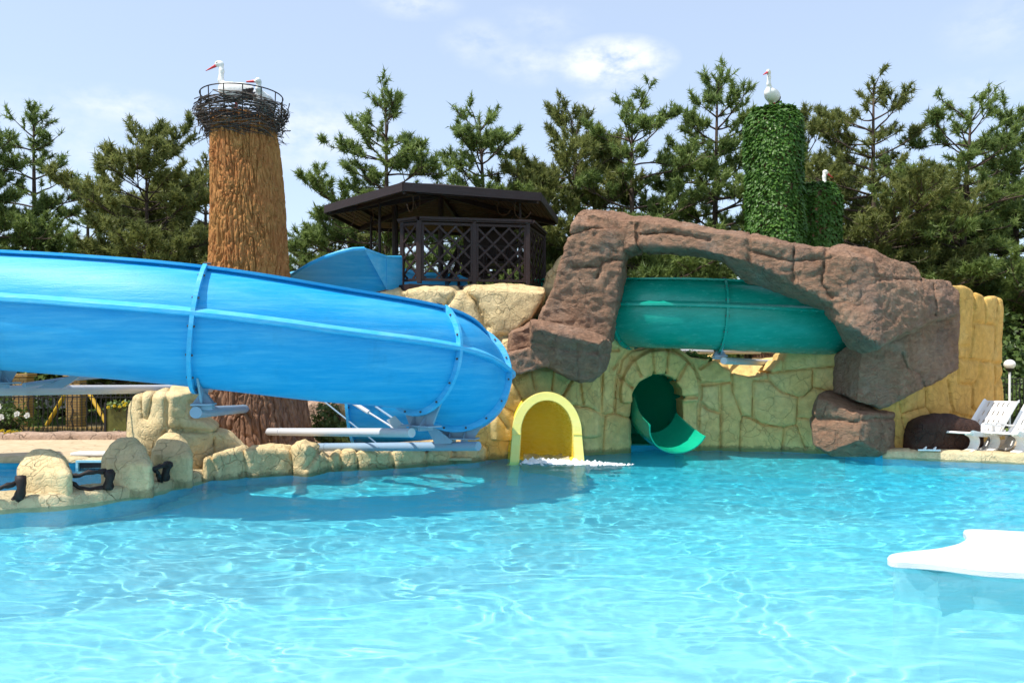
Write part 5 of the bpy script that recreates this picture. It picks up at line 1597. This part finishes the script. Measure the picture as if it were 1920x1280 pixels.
bush('shrub', 'small ground hugging plant at the right foot of the bark column', 'shrub', at(655, 838, 16.9), (.3, .25, .25), 300, .09, 'pale_leaf')
bush('shrub', 'dark ivy strands on the wall dip under the green slide pipes', 'ivy', at(1300, 676, 18.5), (.42, .2, .10), 420, .075, 'ivy')
bush('shrub', 'green plant between the pipes under the green slide', 'plant', at(1402, 672, 20.4), (.30, .3, .22), 320, .10, 'pale_leaf')

# ------------------------------------------------------------------ lamp and right fence
lp_ = at(1893, 0, 21.0)[0]
gl = thing('garden_lamp', 'garden lamp with a white globe on a slim white post by the right fence', 'lamp', (lp_, 21.0, .1))
zg = at(0, 683, 21.0)[2]
mb = MB(); mb.tube([(lp_, 21.0, .1), (lp_, 21.0, zg - .15)], .028, 10); mb.build('post', M['white'], gl, smooth='auto')
bm = bmesh.new(); bmesh.ops.create_uvsphere(bm, u_segments=24, v_segments=14, radius=.135)
V = np.array([v.co[:] for v in bm.verts]) * [1, 1, .9] + [lp_, 21.0, zg]; Fc = [[v.index for v in f.verts] for f in bm.faces]; bm.free()
link_mesh('globe', V, Fc, simple('opal_globe', (.80, .77, .72), .25, .03), gl, smooth=True)
mb = MB(); mb.lathe([(.02, -.2), (.09, -.13), (.10, -.10), (.02, -.09)], (lp_, 21.0, zg)); mb.build('collar', M['black'], gl, smooth='auto')
iron_fence('black iron fence behind the loungers at the right edge of the frame', 12.1, 16.5, 21.6, 22.0, .1, 1.72, .10, scrolls=False)

# ------------------------------------------------------------------ sun loungers
def lounger(label, origin, heading):
    """moulded plastic lounger; local x runs from foot to head, z up; all parts share one frame"""
    o = thing('sun_lounger', label, 'sun lounger', origin, 'white plastic loungers by the pool')
    ca, sa = math.cos(heading), math.sin(heading)
    Rm = np.array([[ca, -sa, 0], [sa, ca, 0], [0, 0, 1]]); O = np.array(origin)
    def put(mb, name, parent=o):
        mb.V = [tuple(O + Rm @ np.array(v)) for v in mb.V]
        return mb.build(name, M['plastic'], parent, smooth='auto')
    W = .33
    def slab(curve, name, nsl, x_w=W, gap0=.05):
        C = catmull([(x, 0, z) for x, z in curve], .03)[:, [0, 2]]
        mb = MB(); n = len(C)
        T = np.gradient(C, axis=0); T /= np.linalg.norm(T, axis=1)[:, None]; Nn = np.stack([-T[:, 1], T[:, 0]], 1)
        cols = 29
        ys = np.linspace(-x_w, x_w, cols)
        lip = np.array([.035 if j in (0, cols - 1) else (.012 if j in (1, cols - 2) else 0) for j in range(cols)])
        Vt = [(C[i, 0] + Nn[i, 0] * lip[j], ys[j], C[i, 1] + Nn[i, 1] * lip[j]) for i in range(n) for j in range(cols)]
        Vb = [(C[i, 0] - Nn[i, 0] * .022, ys[j], C[i, 1] - Nn[i, 1] * .022) for i in range(n) for j in range(cols)]
        N = n * cols; Fc = []
        for i in range(n - 1):
            L = i / (n - 1)
            for j in range(cols - 1):
                # real slots between the ribs, in groups along the length
                if j % 4 == 2 and 2 < j < cols - 4 and (i % nsl) < nsl * .45 and 2 < i < n - 4: continue
                a = i * cols + j; b = a + cols
                Fc += [(a, b, b + 1, a + 1), (N + a, N + a + 1, N + b + 1, N + b)]
            for j in (0, cols - 1):
                a = i * cols + j; b = a + cols; Fc.append((a, N + a, N + b, b))
        for i in (0, n - 1):
            for j in range(cols - 1):
                a = i * cols + j; Fc.append((a, a + 1, N + a + 1, N + a))
        mb.add(Vt + Vb, Fc); return put(mb, name)
    slab([(0, .36), (.05, .385), (.3, .35), (.7, .315), (1.0, .30), (1.15, .31)], 'seat', 12)
    slab([(1.10, .31), (1.28, .43), (1.58, .67), (1.83, .86), (1.91, .91), (1.95, .91)], 'backrest', 9)
    for s_ in (-1, 1):
        mb = MB()
        def flat(curve, w, t, y=None):
            C = catmull([(x, 0, z) for x, z in curve], .03)
            for a, b in zip(C[:-1], C[1:]):
                e = (b - a) * .12; o_ = [0, s_ * .32 if y is None else y, 0]
                mb.bar(a - e + o_, b + e + o_, w, t)
        flat([(.0, .018), (.3, .018), (.62, .018)], .05, .035); put(mb, 'side_rail'); mb = MB(); flat([(.08, .345), (.5, .31), (1.2, .285)], .03, .07)
        put(mb, 'side_rail')
        mb = MB()
        flat([(.50, .33), (.46, .42), (.48, .50), (.56, .52), (.8, .49), (1.05, .455), (1.28, .45)], .055, .032)
        put(mb, 'armrest')
    for cv in ([(.12, .34), (.30, .27), (.34, .17), (.24, .06), (.06, .02)], [(1.38, .36), (1.12, .27), (.98, .17), (.84, .06), (.62, .02)]):
        for y_ in (-.235, .235):
            mb = MB(); flat(cv, .17, .03, y_); put(mb, 'leg')      # wide curved leg sheets
    return o
lounger('white plastic sun lounger standing fully in view by the dark boulder', (8.30, 16.05, .13), R(36))
lounger('white plastic sun lounger partly cut off by the right edge of the frame', (9.03, 15.80, .13), R(36))
fp = thing('flip_flops', 'pair of white sandals left on the kerb by the dark boulder', 'sandals', at(1740, 846, 16.1) * [1, 1, 0] + [0, 0, .15])
for k, (px, an) in enumerate(((1732, .3), (1750, -.2))):
    mb = MB(); c = at(px, 846, 16.05 - .05 * k); c[2] = .165
    pts = [(.13 * math.cos(a), .05 * math.sin(a) * (1 + .25 * math.cos(a))) for a in np.linspace(0, 2 * math.pi, 18, endpoint=False)]
    mb.prism(pts, (math.cos(an), math.sin(an), 0), (-math.sin(an), math.cos(an), 0), (0, 0, 1), c, .025)
    mb.tube([c + [.0, -.05, .01], c + [.04, -.02, .055], c + [.06, .02, .055], c + [.02, .05, .01]], .012, 6)
    mb.build('sandal', M['white'], fp)
# white board lying on the far deck
mb = MB(); mb.box(at(172, 847, 15.2) * [1, 1, 0] + [0, 0, .18], (.62, .3, .06), None, 0, .02)
o = mb.build('board', M['white'], None, at(172, 847, 15.2) * [1, 1, 0] + [0, 0, .12]); props(o, 'white board lying flat on the deck behind the wading pool', 'board')
# skimmer opening in the wading pool wall
sk = thing('skimmer', 'pale blue framed dark skimmer opening in the wading pool wall', 'skimmer', (-7.15, 14.6, .0))
mb = MB()
for (cx_, cz_, sx, sz) in ((-7.15, .105, .62, .035), (-7.15, -.085, .62, .035), (-7.44, .01, .04, .16), (-6.86, .01, .04, .16)): mb.box((cx_, 14.62, cz_), (sx, .07, sz))
mb.build('frame', simple('pale_blue_frame', (.30, .62, .75), .4, .1), sk)
mb = MB(); mb.box((-7.15, 14.645, .01), (.54, .02, .16)); mb.build('opening', M['black'], sk)  # flat black plate standing in for the shade of the hollow
mb = MB(); mb.box((-8.05, 13.9, -.16), (1.5, .5, .22), None, 0, .02)
o = mb.build('pool_step', M['pool_wall'], None, (-8.05, 13.9, -.4)); props(o, 'blue submerged step in the wading pool', 'step')
# little step plate at the water line below the bank
mb = MB(); mb.box((-.98, 15.55, .05), (.5, .16, .05), None, 0, .012)
o = mb.build('step_plate', M['coping'], None, (-.98, 15.55, .0)); props(o, 'thin pale ledge just above the water below the bank', 'ledge')

# ------------------------------------------------------------------ white island platform in the pool
isl = thing('pool_island', 'white curved platform with a pointed tip lying just above the water', 'platform', (5.2, 7.6, 0))
def wp(px, py, z=.085): D = (H - z) * F / (py - YH); return ((px - CX) / F * D, D)
ol = [wp(1662, 1041), wp(1668, 1036), wp(1700, 1032), wp(1760, 1026), wp(1795, 1018), wp(1813, 1008), wp(1812, 1000), wp(1803, 992), wp(1806, 990), wp(1850, 991), wp(1920, 995), (6.9, 8.3), (7.4, 7.3), (6.6, 6.3), (5.4, 6.35), wp(1920, 1069), wp(1880, 1068), wp(1830, 1064), wp(1770, 1055), wp(1710, 1050), wp(1672, 1050), wp(1663, 1046)]
def smooth_loop(P, n=180):
    P = np.array(P); Q = np.concatenate([P, P[:1]]); L = np.concatenate([[0], np.cumsum(np.hypot(*np.diff(Q, axis=0).T))])
    s_ = np.linspace(0, L[-1], n, endpoint=False); C = np.stack([np.interp(s_, L, Q[:, k]) for k in (0, 1)], 1)
    for _ in range(3): C = .25 * np.roll(C, 1, 0) + .5 * C + .25 * np.roll(C, -1, 0)
    return C
C = smooth_loop(ol); n = len(C)
T = np.roll(C, -1, 0) - np.roll(C, 1, 0); Nn = np.stack([-T[:, 1], T[:, 0]], 1); Nn /= np.linalg.norm(Nn, axis=1)[:, None]
if ((C + Nn * .01 - C.mean(0)) ** 2).sum() < ((C - C.mean(0)) ** 2).sum(): pass
area = .5 * np.sum(C[:, 0] * np.roll(C[:, 1], -1) - np.roll(C[:, 0], -1) * C[:, 1])
inw = Nn if area > 0 else -Nn
rows = [(0.02, .012), (0, .022), (0, .066), (.010, .080), (.03, .085)]
V = np.concatenate([np.concatenate([C + inw * a, np.full((n, 1), z)], 1) for a, z in rows]); Fc = []
for i in range(len(rows) - 1):
    for j in range(n): Fc.append((i * n + j, i * n + (j + 1) % n, (i + 1) * n + (j + 1) % n, (i + 1) * n + j))
Fc.append(tuple(range((len(rows) - 1) * n, len(rows) * n))); Fc.append(tuple(range(n - 1, -1, -1)))
def mesh_white():
    t = NT('white_non_slip_mat'); g = t.vor(140, 'F1')
    n_ = t.noise(2.2, 5, .6)
    col = ramp(t.t, n_, [(.35, (.56, .59, .61)), (.6, (.66, .67, .67))])
    return t.fin(col, .7, t.bump(g, .004), .2)
link_mesh('top', V, Fc, mesh_white(), isl)
# its submerged foot
rows = [(.42, FLOOR), (.40, -.10), (.20, .005)]
V = np.concatenate([np.concatenate([C + inw * a_, np.full((n, 1), z)], 1) for a_, z in rows])
link_mesh('base', V, [(i * n + j, i * n + (j + 1) % n, (i + 1) * n + (j + 1) % n, (i + 1) * n + j) for i in range(2) for j in range(n)], M['pool'], isl, smooth=False).cycles.is_caustics_receiver = True

# ------------------------------------------------------------------ foam where the yellow slide pours out
nf = 1500
u = RNG.uniform(0, 1, nf) ** .8; v = RNG.normal(0, .33, nf)
fx = yc[0] - .30 + u * 1.7 + v * .25; fy = 15.42 - u * .55 + v * (.42 - .25 * u)
keep = RNG.uniform(0, 1, nf) < np.exp(-u * 1.7)
mb = MB()
for x, y, k_, uu in zip(fx, fy, keep, u):
    if not k_ or y > 15.75: continue
    s_ = random.choice((.010, .014, .020, .030, .045)) * random.uniform(.7, 1.2) * (1.25 - .8 * uu)
    a = random.uniform(0, 3)
    P = [(math.cos(a + q * 2.094) * s_ * 1.6, math.sin(a + q * 2.094) * s_, 0) for q in range(3)]
    P = [(math.cos(a + q * 1.2566) * s_ * random.uniform(1, 1.9), math.sin(a + q * 1.2566) * s_ * random.uniform(.7, 1.2), 0) for q in range(5)]
    top_ = (0, 0, s_ * random.uniform(.6, 1.7))
    z = RA * .6 + random.uniform(-.004, .012)
    mb.add([np.array(p) + [x, y, z] for p in P] + [np.array(top_) + [x, y, z]], [(q, (q + 1) % 5, 5) for q in range(5)])
fo = mb.build('foam', simple('white_foam', (.82, .86, .88), .4, .05), None, (yc[0], 15.3, 0), smooth=True)
props(fo, kind='stuff')
# sheet of water running out of the yellow tube
mb = MB(); rows = []
for i, t in enumerate(np.linspace(0, 1, 22)):
    y = 16.4 - t * 1.05; z = yc[2] + .10 - .10 * t ** 2 - .06
    for q in np.linspace(-1, 1, 15): rows.append((yc[0] + q * .42, y, z + .04 * q * q + .012 * math.sin(q * 9 + t * 12) + random.gauss(0, .006)))
mb.add(rows, [(i * 15 + j, (i + 1) * 15 + j, (i + 1) * 15 + j + 1, i * 15 + j + 1) for i in range(21) for j in range(14)])
wsm = NT('running_water'); wsm.b.inputs['Transmission Weight'].default_value = .6
wsm.fin((.9, .93, .85), .12, wsm.bump(wsm.noise(16, 4), .02), .5)
o = mb.build('running_water', wsm.m, None, (yc[0], 15.6, .1), smooth=True); props(o, kind='structure')

# ------------------------------------------------------------------ beyond the fences
mb = MB()
for k in range(34):
    x = -19.5 + k * .42; mb.box((x, 27.5, .72), (.34, .03, .62), None, 0, .01)
o = mb.build('panel_fence', simple('pale_panel', (.55, .52, .55), .6, .15), None, (-12, 27.5, .1)); props(o, 'low pale panel fence beyond the lawn, behind the iron fence', 'fence')
mb = MB()
for k in range(20):
    mb.box((11 + k * .9, 47, 1.6), (.84, .06, 3.2))
# ------------------------------------------------------------------ pines
def pine_mesh(ht, wid, seed, dens=1., base=.18, shape=1.0, ragged=.25, tuft=.175, top=1.0):
    """trunk + limbs as one mesh; needle shoots (bottle-brush tufts) as another"""
    rg = np.random.default_rng(seed); mb = MB()
    bendx = rg.normal(0, .25); n = 9
    def trunk(t): return np.array([bendx * math.sin(t * 2.4) * .6, .2 * math.sin(t * 3 + seed), t * ht])
    mb.tube([trunk(t) for t in np.linspace(0, .99, n)], np.interp(np.linspace(0, .99, n), [0, .05, .6, 1], [.19, .155, .085, .018]) * ht / 10, 9)
    SP, SD, SW = [], [], []           # shoot positions, directions, weights
    z = base * ht
    def shoots_along(P, w, m):
        for k in range(m):
            t = rg.uniform(.25, 1) ** .7; i = min(int(t * (len(P) - 1)), len(P) - 2)
            d = P[i + 1] - P[i]; d = d / np.linalg.norm(d)
            SP.append(P[i] + (P[i + 1] - P[i]) * rg.uniform(0, 1)); SD.append(d); SW.append(w)
    def limb(p, d, L, r, lvl):
        m = 5; P = [p]; q = p.copy(); dd = d / np.linalg.norm(d)
        for k in range(m):
            dd = dd + rg.normal(0, .10, 3) + np.array([0, 0, .045 if lvl == 0 else .07]); dd /= np.linalg.norm(dd)
            q = q + dd * L / m; P.append(q.copy())
        P = np.array(P)
        mb.tube(P, np.linspace(r, r * .25, m + 1), 5 if lvl else 6, False)
        if lvl == 2 or L < .45:
            shoots_along(P, 1., max(3, int(L * 12 * dens)))
            SP.append(P[-1]); SD.append(dd); SW.append(1.25); return
        nb = max(3, int(L * (4.2 if lvl == 0 else 5.2) * dens))
        for k in range(nb):
            t = rg.uniform(.28 if lvl == 0 else .2, 1); i = min(int(t * m), m - 1)
            pp = P[i] + (P[i + 1] - P[i]) * (t * m - i)
            ax = P[i + 1] - P[i]; ax /= np.linalg.norm(ax)
            side = np.cross(ax, [0, 0, 1.]); side /= np.linalg.norm(side) + 1e-9
            s_ = rg.choice((-1, 1)); nd = ax * rg.uniform(.5, 1.1) + side * s_ * rg.uniform(.4, 1.1) + np.array([0, 0, rg.uniform(-.10, .42)])
            limb(pp, nd, L * rg.uniform(.28, .46) * (1.15 - .45 * t), r * .42, lvl + 1)
        SP.append(P[-1]); SD.append(dd); SW.append(1.3)
    while z < ht * .975:
        t = z / ht; f = (t - base) / (1 - base)
        prof = 1.22 * wid * (min(1., .6 + f * 2.) * (1 - f) ** (.70 * shape) * .98 + .05)
        nb = rg.integers(4, 8) if f < .85 else 4
        a0 = rg.uniform(0, 6.28)
        for k in range(nb):
            if rg.uniform() < ragged * .5: continue
            a = a0 + k * 6.283 / nb + rg.normal(0, .25); L = prof * rg.uniform(1 - ragged * 1.3, 1 + ragged * .7)
            el = np.interp(f, [0, .5, .85, 1], [-.18, .02, .35, 1.1]) + rg.normal(0, .12)
            limb(trunk(t), np.array([math.cos(a), math.sin(a), math.tan(min(el, 1.2))]), max(L, .35), np.interp(f, [0, 1], [.055, .018]) * ht / 10 + .006, 0)
        z += ht * rg.uniform(.046, .076) * (1.15 - .6 * f)
    for k in range(8):
        SP.append(trunk(.93 + .008 * k)); SD.append(np.array([rg.normal(0, .4), rg.normal(0, .4), 1.])); SW.append(1.1)
    SP, SD, SW = np.array(SP), np.array(SD), np.array(SW)
    # needles
    K = 15; N_ = len(SP)
    D = SD / np.linalg.norm(SD, axis=1)[:, None] + np.array([0, 0, .25]); D /= np.linalg.norm(D, axis=1)[:, None]
    D = np.repeat(D, K, 0); P = np.repeat(SP, K, 0) + D * rg.uniform(-.10, .12, (N_ * K, 1)); W = np.repeat(SW, K)
    nd = D * rg.uniform(.2, 1.0, (N_ * K, 1)) + rg.normal(0, .62, (N_ * K, 3)); nd /= np.linalg.norm(nd, axis=1)[:, None]
    L = tuft * W * rg.uniform(.7, 1.25, N_ * K)
    sd = np.cross(nd, rg.normal(0, 1, (N_ * K, 3))); sd /= np.linalg.norm(sd, axis=1)[:, None] + 1e-9
    wd = .019
    V = np.stack([P - sd * wd, P + sd * wd, P + nd * L[:, None] + sd * wd * .3], 1).reshape(-1, 3)
    Q = np.arange(len(V)).reshape(-1, 3)
    return mb, V, Q
def make_pine(label, px, top, D, wid, seed, mat='needles', zscale=1, group='pines behind the slides', **kw):
    x = at(px, top, D)[0]; ht = at(px, top, D)[2] - .1
    o = thing('pine_tree', label, 'tree', (x, D, .1), group)
    mb, V, Q = pine_mesh(ht, wid, seed, **kw)
    b = np.array([x, D, .1])
    mb.V = [tuple(np.array(v) + b) for v in mb.V]
    mb.build('trunk', M['trunk'], o, smooth=True)
    link_mesh('crown', V + b, Q, M[mat], o)
    o['_ht'] = ht; return o
def copy_pine(src, label, px, top, D, rot, wscale=1.):
    x = at(px, top, D)[0]; ht = at(px, top, D)[2] - .1
    r = src.copy(); COL.objects.link(r); s_ = ht / src['_ht']
    r.location = (x, D, .1); r.rotation_euler = (0, 0, rot); r.scale = (s_ * wscale, s_ * wscale, s_); r['label'] = label
    for ch in src.children:
        c = ch.copy(); COL.objects.link(c); c.parent = r
    return r
pA = make_pine('dense bushy pine rising directly above the left half of the pavilion roof', 722, 183, 27.5, 3.3, 1, dens=.95, base=.12, ragged=.35, shape=.9)
pB = make_pine('sparse spire topped pine at the far left with bare leader shoots', 68, 207, 29.0, 2.7, 2, 'needles', dens=.72, base=.12, ragged=.55, shape=1.15)
pC = make_pine('broad round topped pine left of the bark column', 262, 268, 27.0, 2.9, 3, 'needles_b', dens=1.05, base=.08, ragged=.3, shape=.62)
pD = make_pine('full pine with a thick dome above the middle of the rock arch', 1190, 184, 29.0, 2.7, 4, 'needles', dens=.9, base=.2, ragged=.35, shape=.75)
pE = make_pine('tall open pine with long bare upper shoots right of the ivy columns', 1648, 145, 28.0, 3.1, 5, 'needles_b', dens=.92, base=.1, ragged=.45, shape=.95)
copy_pine(pD, 'round headed pine above the right half of the pavilion roof', 903, 212, 30.0, 2.1, 1.05)
copy_pine(pC, 'lower pine with upright shoots between pavilion and rock arch', 1066, 234, 30.0, 1.2, .9)
copy_pine(pA, 'tallest dark pine just left of the ivy column with the stork', 1345, 138, 29.5, 2.6, .92)
copy_pine(pC, 'pine showing beside the top of the short ivy column', 1525, 258, 33.0, 3.0, .8)
copy_pine(pD, 'dense dark pine second from the right edge of the frame', 1812, 192, 27.5, 4.0, 1.1)
copy_pine(pA, 'dense pine cut by the right edge of the frame', 1900, 212, 29.0, 5.1, 1.0)
copy_pine(pE, 'pine peeping out right behind the left side of the bark column', 392, 288, 31.0, .6, .9)
copy_pine(pA, 'pine whose branch tips enter at the left edge of the frame', -38, 215, 27.0, 3.6, .9)
copy_pine(pB, 'thin distant pine low between the two leftmost pines', 172, 355, 36.0, 4.2, 1.3)
copy_pine(pC, 'distant pine low behind the pavilion posts', 640, 425, 34.0, .4, 1.2)
copy_pine(pC, 'distant dark pine filling the gap under the rock arch', 1275, 425, 36.0, 2.2, 1.25)
copy_pine(pC, 'distant dark pine low behind the big brown overhang', 1725, 345, 34.0, 1.7, 1.3)
copy_pine(pD, 'distant dark pine low at the right above the orange wall', 1850, 330, 34.0, .3, 1.4)
copy_pine(pC, 'distant dark pine behind the tops of the leftmost pines', 330, 380, 35.0, 5.0, 1.3)
# leafy shrubs and hedge filling the foot of the wood
def broad_bush(label, px, top, D, w, seed, n=2600, mat='shrub', size=.16):
    x, z = at(px, top, D)[0], at(px, top, D)[2]
    return bush('tall_bush', label, 'bush', (x, D, .1), (w, w * .8, (z - .1) / 2.1), n, size, mat, None, 'bushes at the foot of the pines', 14, .8)
broad_bush('pale leafy bush behind the top edge of the blue slide at the far left', 40, 452, 24.0, 1.5, 1, 3200, 'pale_leaf', .15)
for i, (px, top, D, w, lab) in enumerate([(120, 640, 29, 2.0, 'dark bush beyond the lawn behind the swing frame'), (300, 660, 30, 2.0, 'dark bush behind the rock outcrop'), (20, 690, 31, 2.0, 'dark bush beyond the lawn behind the white roses'),
                                     (1250, 540, 28, 2.2, 'bush seen under the rock arch span'), (1400, 560, 30, 2.2, 'bush behind the green slide'), (1890, 600, 25, 1.5, 'leafy bush behind the white globe lamp'), (1800, 540, 27, 2.0, 'bush behind the top of the orange wall'),
                                     (1060, 520, 27, 1.4, 'bush beside the right end of the lattice railing'), (1910, 700, 23.5, 1.3, 'low bush behind the right iron fence'), (560, 560, 28, 1.6, 'bush behind the upper blue slide wall')]):
    broad_bush(lab, px, top, D, w, i)
